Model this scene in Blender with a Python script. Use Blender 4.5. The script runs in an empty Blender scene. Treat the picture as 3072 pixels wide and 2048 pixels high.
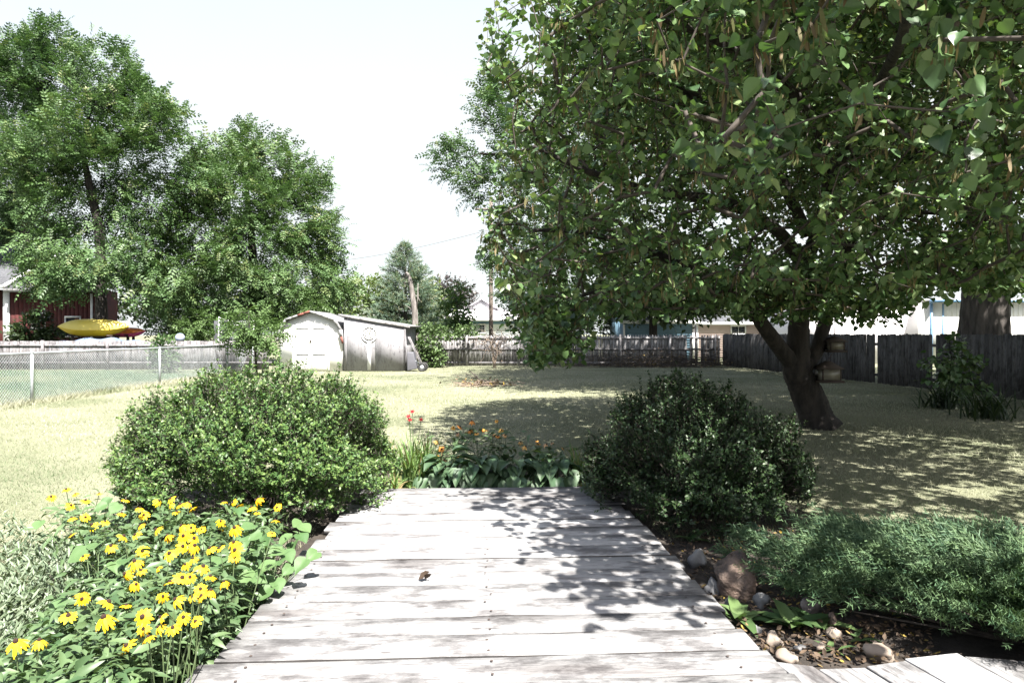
import bpy, math, random
import numpy as np
from mathutils import Vector, Matrix

# ------------------------------------------------------------------ camera, light
R = math.radians
EYE, F, CX, HY = 1.65, 2048.0, 1536.0, 1000.0      # eye height, focal length (photo px), image centre x, horizon row
sc = bpy.context.scene
col = sc.collection
cam_d = bpy.data.cameras.new('camera'); cam = bpy.data.objects.new('camera', cam_d); col.objects.link(cam)
cam.location = (0, 0, EYE); cam.rotation_euler = (R(90), 0, 0)
cam_d.sensor_width = 36; cam_d.lens = 24; cam_d.shift_y = -24 / 3072
cam_d.clip_start = 0.05; cam_d.clip_end = 2000
sc.camera = cam
SUN_EL, SUN_AZ = 58, 155                            # azimuth clockwise from +Y: behind the camera, to the right
w = bpy.data.worlds.new('World'); sc.world = w; w.use_nodes = True
nt = w.node_tree
sky = nt.nodes.new('ShaderNodeTexSky'); sky.sky_type = 'NISHITA'; sky.sun_disc = False
sky.sun_elevation = R(SUN_EL); sky.sun_rotation = R(SUN_AZ); sky.dust_density = 2.5; sky.air_density = 1.0
bg = nt.nodes['Background']; bg.inputs[1].default_value = 0.079
# thin bright summer veil over the blue
_tc = nt.nodes.new('ShaderNodeTexCoord'); _nz = nt.nodes.new('ShaderNodeTexNoise'); _nz.inputs['Scale'].default_value = 1.3; _nz.inputs['Detail'].default_value = 4
nt.links.new(_tc.outputs['Generated'], _nz.inputs['Vector'])
_mr = nt.nodes.new('ShaderNodeMapRange'); _mr.inputs[1].default_value = .3; _mr.inputs[2].default_value = .7; _mr.inputs[3].default_value = .75; _mr.inputs[4].default_value = 1.0
nt.links.new(_nz.outputs[0], _mr.inputs[0])
_mx = nt.nodes.new('ShaderNodeMixRGB'); _mx.inputs[2].default_value = (2.72, 2.85, 2.84, 1)
_sx = nt.nodes.new('ShaderNodeSeparateXYZ'); nt.links.new(_tc.outputs['Generated'], _sx.inputs[0])
_el = nt.nodes.new('ShaderNodeMapRange'); _el.inputs[1].default_value = .3; _el.inputs[2].default_value = .95; _el.inputs[3].default_value = 1.0; _el.inputs[4].default_value = .1   # haze thins towards the zenith
nt.links.new(_sx.outputs[2], _el.inputs[0])
_mu = nt.nodes.new('ShaderNodeMath'); _mu.operation = 'MULTIPLY'; nt.links.new(_mr.outputs[0], _mu.inputs[0]); nt.links.new(_el.outputs[0], _mu.inputs[1])
nt.links.new(_mu.outputs[0], _mx.inputs[0]); nt.links.new(sky.outputs[0], _mx.inputs[1]); nt.links.new(_mx.outputs[0], bg.inputs[0])
sd = bpy.data.lights.new('sun', 'SUN'); so = bpy.data.objects.new('sun', sd); col.objects.link(so)
sd.energy = 5.0; sd.angle = R(0.5); sd.color = (1.0, 0.955, 0.88)
sv = Vector((math.sin(R(SUN_AZ)) * math.cos(R(SUN_EL)), math.cos(R(SUN_AZ)) * math.cos(R(SUN_EL)), math.sin(R(SUN_EL))))
so.rotation_euler = sv.to_track_quat('Z', 'Y').to_euler(); so.location = (0, 0, 40)
vs = sc.view_settings
vs.view_transform = 'Standard'; vs.look = 'None'; vs.gamma = 1; vs.use_curve_mapping = False
vs.exposure = 2.3
sc.cycles.max_bounces = 6; sc.cycles.diffuse_bounces = 3; sc.cycles.transmission_bounces = 4; sc.cycles.transparent_max_bounces = 6

rng = np.random.default_rng(11)
rnd = random.Random(5)

# ------------------------------------------------------------------ helpers
def G(px, py, z=0.0):                # a photo pixel on the horizontal plane at height z
    D = F * (EYE - z) / (py - HY)
    return Vector(((px - CX) / F * D, D, z))
def W(px, py, D):                    # a photo pixel at depth D
    return Vector(((px - CX) / F * D, D, EYE - (py - HY) / F * D))
def PX(p):
    p = np.asarray(p); return CX + p[..., 0] / p[..., 1] * F, HY - (p[..., 2] - EYE) / p[..., 1] * F

def tag(o, label=None, cat=None, group=None, kind=None):
    if label: o['label'] = label
    if cat: o['category'] = cat
    if group: o['group'] = group
    if kind: o['kind'] = kind
    return o
def empty(name, loc, rz=0):
    o = bpy.data.objects.new(name, None); col.objects.link(o); o.location = loc; o.rotation_euler = (0, 0, rz)
    o.empty_display_size = 0.1
    return o
def thing(name, label, cat, loc=(0, 0, 0), rz=0, group=None):
    return tag(empty(name, loc, rz), label, cat, group)
def link(name, me, mat=None, parent=None, loc=None, rot=None, scale=None):
    if mat is not None and not me.materials: me.materials.append(mat)
    o = bpy.data.objects.new(name, me); col.objects.link(o)
    if parent is not None: o.parent = parent
    if loc is not None: o.location = loc
    if rot is not None: o.rotation_euler = rot
    if scale is not None: o.scale = scale
    return o
def np_mesh(name, v, faces, r=None, smooth=False):
    """v (n,3); faces = list of int arrays (m,k)"""
    me = bpy.data.meshes.new(name)
    v = np.asarray(v, dtype=np.float32)
    me.vertices.add(len(v)); me.vertices.foreach_set('co', v.ravel())
    loops = np.concatenate([np.asarray(f).ravel() for f in faces]).astype(np.int32)
    tot = np.concatenate([np.full(len(f), np.asarray(f).shape[1]) for f in faces]).astype(np.int32)
    st = np.concatenate([[0], np.cumsum(tot)[:-1]]).astype(np.int32)
    me.loops.add(len(loops)); me.loops.foreach_set('vertex_index', loops)
    me.polygons.add(len(tot)); me.polygons.foreach_set('loop_start', st); me.polygons.foreach_set('loop_total', tot)
    if smooth: me.polygons.foreach_set('use_smooth', np.ones(len(tot), dtype=bool))
    if r is not None:
        a = me.attributes.new('rnd', 'FLOAT', 'POINT'); a.data.foreach_set('value', np.asarray(r, dtype=np.float32))
    me.update(calc_edges=True)
    return me
def unit(a):
    return a / np.maximum(np.linalg.norm(a, axis=-1, keepdims=True), 1e-9)
def frames(d, up):
    """columns x=d, y=side, z=normal for arrays of directions and rough normals"""
    x = unit(d); y = unit(np.cross(up, x)); z = np.cross(x, y)
    return np.stack([x, y, z], axis=-1)
def scatter(name, tv, tf, pos, rot, scale, r=None, smooth=False):
    """one mesh holding a template at every position; tf = list of face arrays of the template"""
    tv = np.asarray(tv, dtype=np.float64); n, k = len(pos), len(tv)
    sc_ = np.asarray(scale)
    if sc_.ndim == 1: sc_ = sc_[:, None]
    loc = tv[None] * sc_[:, None, :]
    v = np.einsum('nij,nkj->nki', rot, loc) + np.asarray(pos)[:, None, :]
    off = (np.arange(n) * k)[:, None, None]
    fs = [(np.asarray(f)[None] + off).reshape(-1, np.asarray(f).shape[1]) for f in tf]
    rr = None if r is None else np.repeat(r, k)
    return np_mesh(name, v.reshape(-1, 3), fs, rr, smooth)
def cat_mesh(name, parts, smooth=False):
    """join (v, faces, rnd) triples"""
    V, FS, RR, o = [], {}, [], 0
    for v, fs, r in parts:
        v = np.asarray(v)
        for f in fs:
            f = np.asarray(f); FS.setdefault(f.shape[1], []).append(f + o)
        V.append(v); RR.append(np.full(len(v), r)); o += len(v)
    return np_mesh(name, np.concatenate(V), [np.concatenate(x) for x in FS.values()], np.concatenate(RR), smooth)

BOXF = np.array([[0,3,2,1],[4,5,6,7],[0,1,5,4],[1,2,6,5],[2,3,7,6],[3,0,4,7]])
def box_v(x0, x1, y0, y1, z0, z1):
    return np.array([[x0,y0,z0],[x1,y0,z0],[x1,y1,z0],[x0,y1,z0],[x0,y0,z1],[x1,y0,z1],[x1,y1,z1],[x0,y1,z1]], float)
def bar_v(p, q, wx, wz, up=(0, 0, 1)):
    p, q = np.array(p, float), np.array(q, float); d = unit(q - p); up = np.array(up, float)
    if abs(d @ up) > .98: up = np.array([0, 1., 0])
    s = unit(np.cross(up, d)); n = np.cross(d, s)
    return np.array([p - s*wx/2 - n*wz/2, q - s*wx/2 - n*wz/2, q + s*wx/2 - n*wz/2, p + s*wx/2 - n*wz/2,
                     p - s*wx/2 + n*wz/2, q - s*wx/2 + n*wz/2, q + s*wx/2 + n*wz/2, p + s*wx/2 + n*wz/2])
def boxes(name, vs_, mat, parent=None, bevel=0.0):
    me = cat_mesh(name, [(v, [BOXF], rnd.random()) for v in vs_])
    o = link(name, me, mat, parent)
    if bevel:
        m = o.modifiers.new('bevel', 'BEVEL'); m.width = bevel; m.segments = 1; m.limit_method = 'ANGLE'
    return o
def poly_prism(pts, y0, y1):
    """closed outline in x,z extruded along y"""
    n = len(pts); v = np.array([[x, y0, z] for x, z in pts] + [[x, y1, z] for x, z in pts], float)
    side = np.array([[i, (i+1) % n, n + (i+1) % n, n + i] for i in range(n)])
    cap = [np.array([list(range(n))[::-1]]), np.array([[n + i for i in range(n)]])]
    return v, [side] + cap
def ring_tube(path, radii, k=12, wob=0.0, seed=0, ridge=0):
    """smooth tube along a polyline; returns v, faces"""
    g = np.random.default_rng(seed); P = np.array(path, float); n = len(P)
    T = np.gradient(P, axis=0); T = unit(T)
    ref = np.array([1., 0, 0]) if abs(T[0][0]) < .8 else np.array([0, 1., 0])
    V = []; ph = g.uniform(0, 6.28, 6)
    x = unit(ref - T[0] * (ref @ T[0]))
    a = np.linspace(0, 2*np.pi, k, endpoint=False)
    for i in range(n):
        x = unit(x - T[i] * (x @ T[i])); y = np.cross(T[i], x)
        r = radii[i] * (1 + wob*(np.sin(2*a + ph[0] + i*.21)*.5 + np.sin(3*a + ph[1] - i*.13)*.5 + g.normal(0, .35, k)))
        if ridge: r = r * (1 + ridge*np.sin(a*9 + ph[2] + .5*np.sin(i*.4)))
        V.append(P[i] + np.cos(a)[:, None]*r[:, None]*x + np.sin(a)[:, None]*r[:, None]*y)
    V = np.concatenate(V)
    q = np.array([[i*k + j, i*k + (j+1) % k, (i+1)*k + (j+1) % k, (i+1)*k + j] for i in range(n-1) for j in range(k)])
    caps = [np.arange(k)[::-1][None], ((n-1)*k + np.arange(k))[None]]
    return V, [q] + caps
def spline(pts, n):
    """Catmull-Rom through rows of any width"""
    P = np.array(pts, float); P = np.concatenate([[2*P[0]-P[1]], P, [2*P[-1]-P[-2]]]); m = len(P) - 3
    out = []
    for t in np.linspace(0, m - 1e-6, n):
        i = int(t); u = t - i; a, b, c, d = P[i:i+4]
        out.append(.5*((2*b) + (c-a)*u + (2*a-5*b+4*c-d)*u*u + (3*b-a-3*c+d)*u**3))
    return np.array(out)
def frusta(p0, p1, r0, r1, k=5):
    """many tapered sticks at once; returns v, faces"""
    d = unit(p1 - p0); up = np.where(np.abs(d[:, 2:3]) > .9, np.array([[1., 0, 0]]), np.array([[0, 0, 1.]]))
    s = unit(np.cross(up, d)); n = np.cross(d, s); a = np.linspace(0, 2*np.pi, k, endpoint=False)
    ring = np.cos(a)[None, :, None]*s[:, None] + np.sin(a)[None, :, None]*n[:, None]
    v = np.concatenate([p0[:, None] + ring*r0[:, None, None], p1[:, None] + ring*r1[:, None, None]], axis=1)
    q = np.array([[j, (j+1) % k, k + (j+1) % k, k + j] for j in range(k)])
    f = (q[None] + (np.arange(len(p0))*2*k)[:, None, None]).reshape(-1, 4)
    return v.reshape(-1, 3), [f]

# ------------------------------------------------------------------ materials
def _nodes(name):
    m = bpy.data.materials.new(name); m.use_nodes = True; t = m.node_tree
    return m, t, t.nodes, t.links, t.nodes['Principled BSDF']
def _ramp(n, stops):
    r = n.new('ShaderNodeValToRGB'); e = r.color_ramp.elements
    while len(e) < len(stops): e.new(.5)
    for el, (p, c) in zip(e, stops): el.position = p; el.color = (*c, 1)
    return r
def plain(name, c, rough=.6, metal=0, c2=None, scale=6, bump=0.0, bscale=60, stretch=(1, 1, 1)):
    m, t, n, l, b = _nodes(name)
    b.inputs['Roughness'].default_value = rough; b.inputs['Metallic'].default_value = metal
    tc = n.new('ShaderNodeTexCoord'); oi = n.new('ShaderNodeObjectInfo')
    mp = n.new('ShaderNodeMapping'); mp.inputs['Scale'].default_value = stretch
    va = n.new('ShaderNodeVectorMath'); va.operation = 'SCALE'; va.inputs[0].default_value = (37, 51, 23)
    l.new(oi.outputs['Random'], va.inputs['Scale']); l.new(va.outputs[0], mp.inputs['Location'])
    l.new(tc.outputs['Object'], mp.inputs['Vector'])
    nz = n.new('ShaderNodeTexNoise'); nz.inputs['Scale'].default_value = scale; nz.inputs['Detail'].default_value = 6
    l.new(mp.outputs[0], nz.inputs['Vector'])
    c2 = c2 or tuple(x*.72 for x in c)
    r = _ramp(n, [(.35, c2), (.65, c)]); l.new(nz.outputs[0], r.inputs[0]); l.new(r.outputs[0], b.inputs['Base Color'])
    if bump:
        nb = n.new('ShaderNodeTexNoise'); nb.inputs['Scale'].default_value = bscale; nb.inputs['Detail'].default_value = 5
        l.new(mp.outputs[0], nb.inputs['Vector'])
        bp = n.new('ShaderNodeBump'); bp.inputs['Strength'].default_value = bump; bp.inputs['Distance'].default_value = .02
        l.new(nb.outputs[0], bp.inputs['Height']); l.new(bp.outputs[0], b.inputs['Normal'])
    return m
def wood(name, light, dark, stain, axis=0, grain=26, stain_amt=.5, knots=True):
    """weathered board: grain along one local axis, brown remnants, knots"""
    m, t, n, l, b = _nodes(name)
    b.inputs['Roughness'].default_value = .85; b.inputs['Specular IOR Level'].default_value = .25
    tc = n.new('ShaderNodeTexCoord'); oi = n.new('ShaderNodeObjectInfo')
    va = n.new('ShaderNodeVectorMath'); va.operation = 'SCALE'; va.inputs[0].default_value = (91, 67, 43)
    l.new(oi.outputs['Random'], va.inputs['Scale'])
    add = n.new('ShaderNodeVectorMath'); l.new(tc.outputs['Object'], add.inputs[0]); l.new(va.outputs[0], add.inputs[1])
    s = [grain]*3; s[axis] = 3.0
    mp = n.new('ShaderNodeMapping'); mp.inputs['Scale'].default_value = s; l.new(add.outputs[0], mp.inputs['Vector'])
    g = n.new('ShaderNodeTexNoise'); g.inputs['Scale'].default_value = 1.6; g.inputs['Detail'].default_value = 8; g.inputs['Roughness'].default_value = .7
    g.inputs['Distortion'].default_value = .6
    l.new(mp.outputs[0], g.inputs['Vector'])
    s2 = [5.0]*3; s2[axis] = .9
    mp2 = n.new('ShaderNodeMapping'); mp2.inputs['Scale'].default_value = s2; l.new(add.outputs[0], mp2.inputs['Vector'])
    st = n.new('ShaderNodeTexNoise'); st.inputs['Scale'].default_value = 1.0; st.inputs['Detail'].default_value = 5; st.inputs['Roughness'].default_value = .65
    l.new(mp2.outputs[0], st.inputs['Vector'])
    r1 = _ramp(n, [(.30, dark), (.39, tuple(.55*a + .45*d for a, d in zip(light, dark))), (.47, light)])
    l.new(g.outputs[0], r1.inputs[0])
    rm = _ramp(n, [(.52, (0, 0, 0)), (.66, (stain_amt,)*3)]); l.new(st.outputs[0], rm.inputs[0])
    mx = n.new('ShaderNodeMixRGB'); mx.inputs[2].default_value = (*stain, 1)
    l.new(rm.outputs[0], mx.inputs[0]); l.new(r1.outputs[0], mx.inputs[1])
    hv = n.new('ShaderNodeHueSaturation'); mr = n.new('ShaderNodeMapRange'); mr.inputs[3].default_value = .62; mr.inputs[4].default_value = 1.15
    l.new(oi.outputs['Random'], mr.inputs[0]); l.new(mr.outputs[0], hv.inputs['Value']); l.new(mx.outputs[0], hv.inputs['Color'])
    out = hv.outputs[0]
    bl_ = n.new('ShaderNodeTexNoise'); bl_.inputs['Scale'].default_value = 1.0; bl_.inputs['Detail'].default_value = 7; bl_.inputs['Roughness'].default_value = .7
    s4 = [6.0]*3; s4[axis] = 2.6
    mp4 = n.new('ShaderNodeMapping'); mp4.inputs['Scale'].default_value = s4; l.new(add.outputs[0], mp4.inputs['Vector']); l.new(mp4.outputs[0], bl_.inputs['Vector'])
    rb_ = _ramp(n, [(.36, (.36, .35, .355)), (.44, (.62, .61, .615)), (.51, (1.05, 1.05, 1.05))]); l.new(bl_.outputs[0], rb_.inputs[0])
    mb_ = n.new('ShaderNodeMixRGB'); mb_.blend_type = 'MULTIPLY'; mb_.inputs[0].default_value = 1
    l.new(out, mb_.inputs[1]); l.new(rb_.outputs[0], mb_.inputs[2]); out = mb_.outputs[0] if knots else out
    if knots:
        vo = n.new('ShaderNodeTexVoronoi'); vo.inputs['Scale'].default_value = 1.0
        s3 = [7.0]*3; s3[axis] = 2.6
        mp3 = n.new('ShaderNodeMapping'); mp3.inputs['Scale'].default_value = s3; l.new(add.outputs[0], mp3.inputs['Vector']); l.new(mp3.outputs[0], vo.inputs['Vector'])
        rk = _ramp(n, [(.05, (.25, .22, .22)), (.10, (1, 1, 1))]); l.new(vo.outputs['Distance'], rk.inputs[0])
        mk = n.new('ShaderNodeMixRGB'); mk.blend_type = 'MULTIPLY'; mk.inputs[0].default_value = .8
        l.new(out, mk.inputs[1]); l.new(rk.outputs[0], mk.inputs[2]); out = mk.outputs[0]
    l.new(out, b.inputs['Base Color'])
    bp = n.new('ShaderNodeBump'); bp.inputs['Strength'].default_value = .5; bp.inputs['Distance'].default_value = .004
    l.new(g.outputs[0], bp.inputs['Height']); l.new(bp.outputs[0], b.inputs['Normal'])
    return m
def leafy(name, stops, trans=.3, rough=.45, spec=.35, tint=(1.25, 1.35, .55)):
    """leaf: colour by the 'rnd' attribute, light passes through"""
    m, t, n, l, b = _nodes(name)
    at = n.new('ShaderNodeAttribute'); at.attribute_name = 'rnd'; oi = n.new('ShaderNodeObjectInfo')
    ad = n.new('ShaderNodeMath'); l.new(at.outputs['Fac'], ad.inputs[0]); l.new(oi.outputs['Random'], ad.inputs[1])
    fr = n.new('ShaderNodeMath'); fr.operation = 'PINGPONG'; fr.inputs[1].default_value = 1.0; l.new(ad.outputs[0], fr.inputs[0])
    r = _ramp(n, stops); l.new(fr.outputs[0], r.inputs[0])
    l.new(r.outputs[0], b.inputs['Base Color']); b.inputs['Roughness'].default_value = rough; b.inputs['Specular IOR Level'].default_value = spec
    tr = n.new('ShaderNodeBsdfTranslucent'); mu = n.new('ShaderNodeMixRGB'); mu.blend_type = 'MULTIPLY'; mu.inputs[0].default_value = 1
    mu.inputs[2].default_value = (*tint, 1); l.new(r.outputs[0], mu.inputs[1]); l.new(mu.outputs[0], tr.inputs[0])
    ms = n.new('ShaderNodeMixShader'); ms.inputs[0].default_value = trans
    l.new(b.outputs[0], ms.inputs[1]); l.new(tr.outputs[0], ms.inputs[2]); l.new(ms.outputs[0], n['Material Output'].inputs[0])
    return m
def bark(name, c, c2, scale=7):
    m = plain(name, c, .95, 0, c2, scale, .9, 14, (1.6, 1.6, .35))
    return m

MT = dict(
    deck=wood('weathered_deck', (.27, .268, .272), (.028, .027, .029), (.085, .076, .076), 0, 60, .7),
    deck_edge=wood('dark_board_edge', (.05, .047, .046), (.02, .018, .018), (.04, .034, .03), 0, 40, .5),  # darker wood for plank sides, draws the gaps as dark lines
    fence_l=wood('weathered_pine', (.17, .163, .172), (.065, .062, .07), (.15, .125, .115), 2, 26, .4),
    fence_b=wood('old_cedar', (.25, .243, .25), (.09, .085, .09), (.17, .15, .14), 2, 26, .4),
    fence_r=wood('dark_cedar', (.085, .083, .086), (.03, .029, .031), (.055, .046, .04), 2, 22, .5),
    ply=wood('weathered_plywood', (.29, .285, .305), (.07, .067, .078), (.13, .115, .12), 2, 9, .4, False),
    white=plain('white_paint', (.78, .78, .76), .6, 0, (.68, .68, .66), 2),
    trim=plain('off_white_trim', (.62, .62, .62), .6, 0, (.48, .48, .5), 4),
    red=plain('barn_red', (.06, .006, .005), .85, 0, (.035, .004, .004), 4, .2, 40),
    shingle=plain('grey_shingle', (.085, .088, .098), .95, 0, (.045, .047, .055), 9, .6, 60),
    redshingle=plain('faded_red_shingle', (.19, .065, .048), .9, 0, (.12, .04, .032), 12, .4, 50),
    felt=plain('pale_roll_roofing', (.26, .26, .265), .9, 0, (.13, .13, .135), 5, .4, 40),
    metalroof=plain('pale_metal_roof', (.55, .53, .57), .5, 0, (.47, .44, .48), 2),
    blue=plain('blue_siding', (.12, .21, .28), .7, 0, (.10, .17, .23), 2),
    cream=plain('white_siding', (.62, .66, .66), .7, 0, (.54, .58, .6), 2),
    shaded_wall=plain('shaded_white_wall', (.62, .60, .63), .7, 0, (.56, .54, .58), 1.5),  # white wall with the wing's shade put in as grey lavender
    pink=plain('pale_pink_wall', (.42, .33, .31), .7, 0, (.37, .29, .275), 1.5),
    bluetrim=plain('blue_trim', (.14, .26, .42), .5),
    dark=plain('dark_glass', (.02, .025, .03), .1),
    steel=plain('galvanised_steel', (.36, .39, .41), .5, .25, (.28, .3, .32), 8),
    black=plain('black_rubber', (.02, .02, .02), .7),
    greyplastic=plain('grey_plastic_tub', (.10, .10, .12), .55, 0, (.085, .085, .1), 3),
    yellow=plain('yellow_plastic', (.52, .37, .015), .5, 0, (.48, .33, .015), 2),
    paleyellow=plain('sunlit_yellow', (.62, .50, .12), .5, 0, (.58, .45, .08), 2),  # paler yellow for the kayak's upper half: sunlight put into the colour
    orange=plain('orange_plastic', (.62, .18, .03), .4), magenta=plain('magenta_plastic', (.5, .05, .22), .4),
    tarp=plain('pale_blue_tarp', (.15, .19, .27), .5, 0, (.07, .10, .18), 3, .6, 5),
    ball=plain('blue_ball', (.12, .17, .30), .4, 0, (.3, .33, .38), 3),
    rust=plain('rusty_iron', (.05, .035, .03), .8),
    feederglass=plain('clouded_plastic', (.2, .19, .165), .25, 0, (.13, .115, .09), 5),
    bark=bark('dark_bark', (.036, .029, .026), (.011, .009, .009)),
    bark2=bark('grey_bark', (.085, .074, .068), (.028, .024, .022), 5),
    deadwood=bark('silver_dead_wood', (.22, .20, .19), (.09, .08, .075), 6),
    pole=bark('utility_pole_wood', (.15, .125, .105), (.09, .07, .06), 8),
    twig=plain('twig_bark', (.06, .048, .04), .9, 0, (.03, .024, .02), 20),
    paletwig=plain('dry_twig', (.26, .21, .17), .9, 0, (.16, .12, .09), 20),
    soil=plain('dark_soil', (.035, .027, .021), .95, 0, (.016, .012, .009), 9, .8, 40),
    stone_grey=plain('grey_stone', (.19, .188, .19), .85, 0, (.10, .10, .10), 7, .5, 18),
    stone_tan=plain('tan_stone', (.27, .225, .185), .85, 0, (.17, .135, .11), 7, .4, 18),
    stone_brown=plain('brown_stone', (.15, .105, .082), .8, 0, (.03, .024, .022), 8, 1.0, 34),
    stone_speck=plain('speckled_stone', (.24, .205, .195), .85, 0, (.06, .045, .04), 22, .5, 25),
    redbud=leafy('redbud_leaf', [(0, (.02, .046, .018)), (.45, (.046, .09, .032)), (.85, (.086, .145, .053)), (1, (.155, .20, .085))], .2, .42, .42),
    pod=leafy('seed_pod', [(0, (.085, .062, .035)), (.5, (.15, .115, .06)), (1, (.07, .09, .03))], .25, .6, .2, (1.2, 1.1, .7)),
    walnut=leafy('walnut_leaf', [(0, (.024, .054, .021)), (.5, (.05, .095, .035)), (.95, (.085, .14, .053)), (1, (.13, .15, .06))], .2, .5, .3, (1.1, 1.25, .7)),
    sapling=leafy('sapling_leaf', [(0, (.045, .09, .03)), (1, (.09, .145, .05))], .2, .5, .3, (1.1, 1.25, .7)),
    privet=leafy('privet_leaf', [(0, (.03, .07, .02)), (.6, (.052, .105, .03)), (1, (.11, .165, .045))], .18, .45, .35),
    shadebush=leafy('shaded_privet_leaf', [(0, (.009, .023, .009)), (.7, (.017, .038, .014)), (1, (.035, .062, .02))], .08, .45, .35),  # privet leaf darkened, the redbud's shade put into its colour
    juniper=leafy('juniper_needle', [(0, (.017, .042, .026)), (.6, (.035, .074, .039)), (1, (.08, .125, .058))], .1, .6, .25),
    spruce=leafy('spruce_needle', [(0, (.06, .10, .08)), (.6, (.13, .185, .14)), (1, (.24, .23, .15))], .25, .6, .25),
    plum=leafy('purple_leaf', [(0, (.03, .028, .032)), (1, (.07, .06, .062))], .2),
    vine=leafy('vine_leaf', [(0, (.035, .07, .026)), (1, (.085, .13, .048))], .2, .5, .3, (1.1, 1.25, .7)),
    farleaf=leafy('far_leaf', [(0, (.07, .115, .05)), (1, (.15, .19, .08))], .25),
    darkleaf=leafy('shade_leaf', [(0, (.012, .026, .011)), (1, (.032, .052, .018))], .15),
    susan_leaf=leafy('susan_leaf', [(0, (.035, .07, .028)), (1, (.085, .13, .058))], .2),
    heart=leafy('heart_leaf', [(0, (.05, .10, .036)), (1, (.088, .145, .056))], .22, .55, .3),
    hosta=leafy('hosta_leaf', [(0, (.032, .065, .034)), (1, (.06, .10, .05))], .15, .5, .3),
    lily=leafy('daylily_blade', [(0, (.06, .13, .035)), (.85, (.12, .19, .06)), (1, (.25, .19, .10))], .25),
    petal=leafy('yellow_petal', [(0, (.70, .42, .01)), (1, (.80, .56, .02))], .2, .6, .2, (1, .9, .4)),
    opetal=leafy('orange_petal', [(0, (.52, .20, .05)), (.5, (.65, .38, .08)), (1, (.55, .34, .22))], .2, .6, .2, (1, .9, .5)),
    redpetal=leafy('red_petal', [(0, (.22, .008, .012)), (1, (.30, .012, .02))], .2, .5, .2, (1, .4, .4)),
    cone=plain('brown_cone', (.045, .016, .008), .9, 0, (.02, .008, .005), 60, .6, 120),
    stem=plain('green_stem', (.07, .105, .04), .7),
    dryleaf=leafy('dry_leaf', [(0, (.02, .014, .011)), (.5, (.055, .038, .027)), (.88, (.12, .085, .058)), (1, (.26, .19, .04))], .15, .7, .2, (1, .9, .7)),
    grass=leafy('grass_blade', [(0, (.024, .055, .022)), (.35, (.06, .095, .042)), (.62, (.20, .212, .135)), (1, (.34, .336, .255))], .15, .65, .15, (1.1, 1.1, .7)),
    grass_n=leafy('green_grass_blade', [(0, (.035, .075, .04)), (.7, (.065, .11, .062)), (1, (.16, .175, .115))], .15, .65, .15, (1.1, 1.1, .7)),
)
def lawn_mat(name, a, b_, c):
    m, t, n, l, bs = _nodes(name); bs.inputs['Roughness'].default_value = .95; bs.inputs['Specular IOR Level'].default_value = .1
    tc = n.new('ShaderNodeTexCoord')
    n1 = n.new('ShaderNodeTexNoise'); n1.inputs['Scale'].default_value = .35; n1.inputs['Detail'].default_value = 5; l.new(tc.outputs['Object'], n1.inputs['Vector'])
    n2 = n.new('ShaderNodeTexNoise'); n2.inputs['Scale'].default_value = 24; n2.inputs['Detail'].default_value = 6; l.new(tc.outputs['Object'], n2.inputs['Vector'])
    r1 = _ramp(n, [(.36, a), (.64, b_)]); l.new(n1.outputs[0], r1.inputs[0])
    r2 = _ramp(n, [(.38, (0, 0, 0)), (.66, (1, 1, 1))]); l.new(n2.outputs[0], r2.inputs[0])
    mx = n.new('ShaderNodeMixRGB'); mx.inputs[2].default_value = (*c, 1); l.new(r2.outputs[0], mx.inputs[0]); l.new(r1.outputs[0], mx.inputs[1])
    l.new(mx.outputs[0], bs.inputs['Base Color'])
    bp = n.new('ShaderNodeBump'); bp.inputs['Strength'].default_value = .8; bp.inputs['Distance'].default_value = .03
    l.new(n2.outputs[0], bp.inputs['Height']); l.new(bp.outputs[0], bs.inputs['Normal'])
    return m
MT['weed'] = leafy('pale_weed', [(0, (.05, .08, .045)), (1, (.15, .185, .12))], .2)
MT['lawn'] = lawn_mat('dry_lawn', (.075, .09, .05), (.195, .193, .138), (.14, .142, .096))
MT['lawn_n'] = lawn_mat('green_lawn', (.05, .085, .048), (.08, .11, .065), (.11, .125, .08))

# ------------------------------------------------------------------ setting: ground
def sheet(name, outline, z, mat):
    v = [(x, y, z) for x, y in outline]
    o = link(name, np_mesh(name, v, [np.arange(len(v))[None]]), mat); o['kind'] = 'structure'; return o
sheet('lawn', [(-300, -60), (300, -60), (300, 900), (-300, 900)], 0, MT['lawn'])
CLX = -11.3                                        # line of the chain-link fence
sheet('neighbour_lawn', [(-120, 2), (CLX, 2), (CLX, 30.6), (-120, 30.6)], .004, MT['lawn_n'])
sheet('garden_bed_soil', [(.9, 2.2), (4.0, 2.2), (3.9, 4.4), (3.2, 5.1), (2.7, 6.2), (2.6, 8.0), (.8, 8.0)], .006, MT['soil'])
sheet('flower_bed_soil', [(-1.3, 1.6), (-1.35, 6.4), (-3.3, 8.0), (-3.6, 5.4), (-2.6, 3.2), (-2.1, 1.6)], .006, MT['soil'])
sheet('far_bed_soil', [(-1.7, 6.6), (1.3, 6.6), (1.2, 8.6), (-1.5, 8.6)], .008, MT['soil'])

TH = R(3.0)                                        # the boardwalk points a little left of the view
DZ = .15
def deck_pt(u, v):                                 # u across from the walk's middle line, v along
    return (.085 + u*math.cos(TH) - v*math.sin(TH), u*math.sin(TH) + v*math.cos(TH))
def inv_deck(x, y):
    x = x - .085; return x*np.cos(TH) + y*np.sin(TH), -x*np.sin(TH) + y*np.cos(TH)

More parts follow.
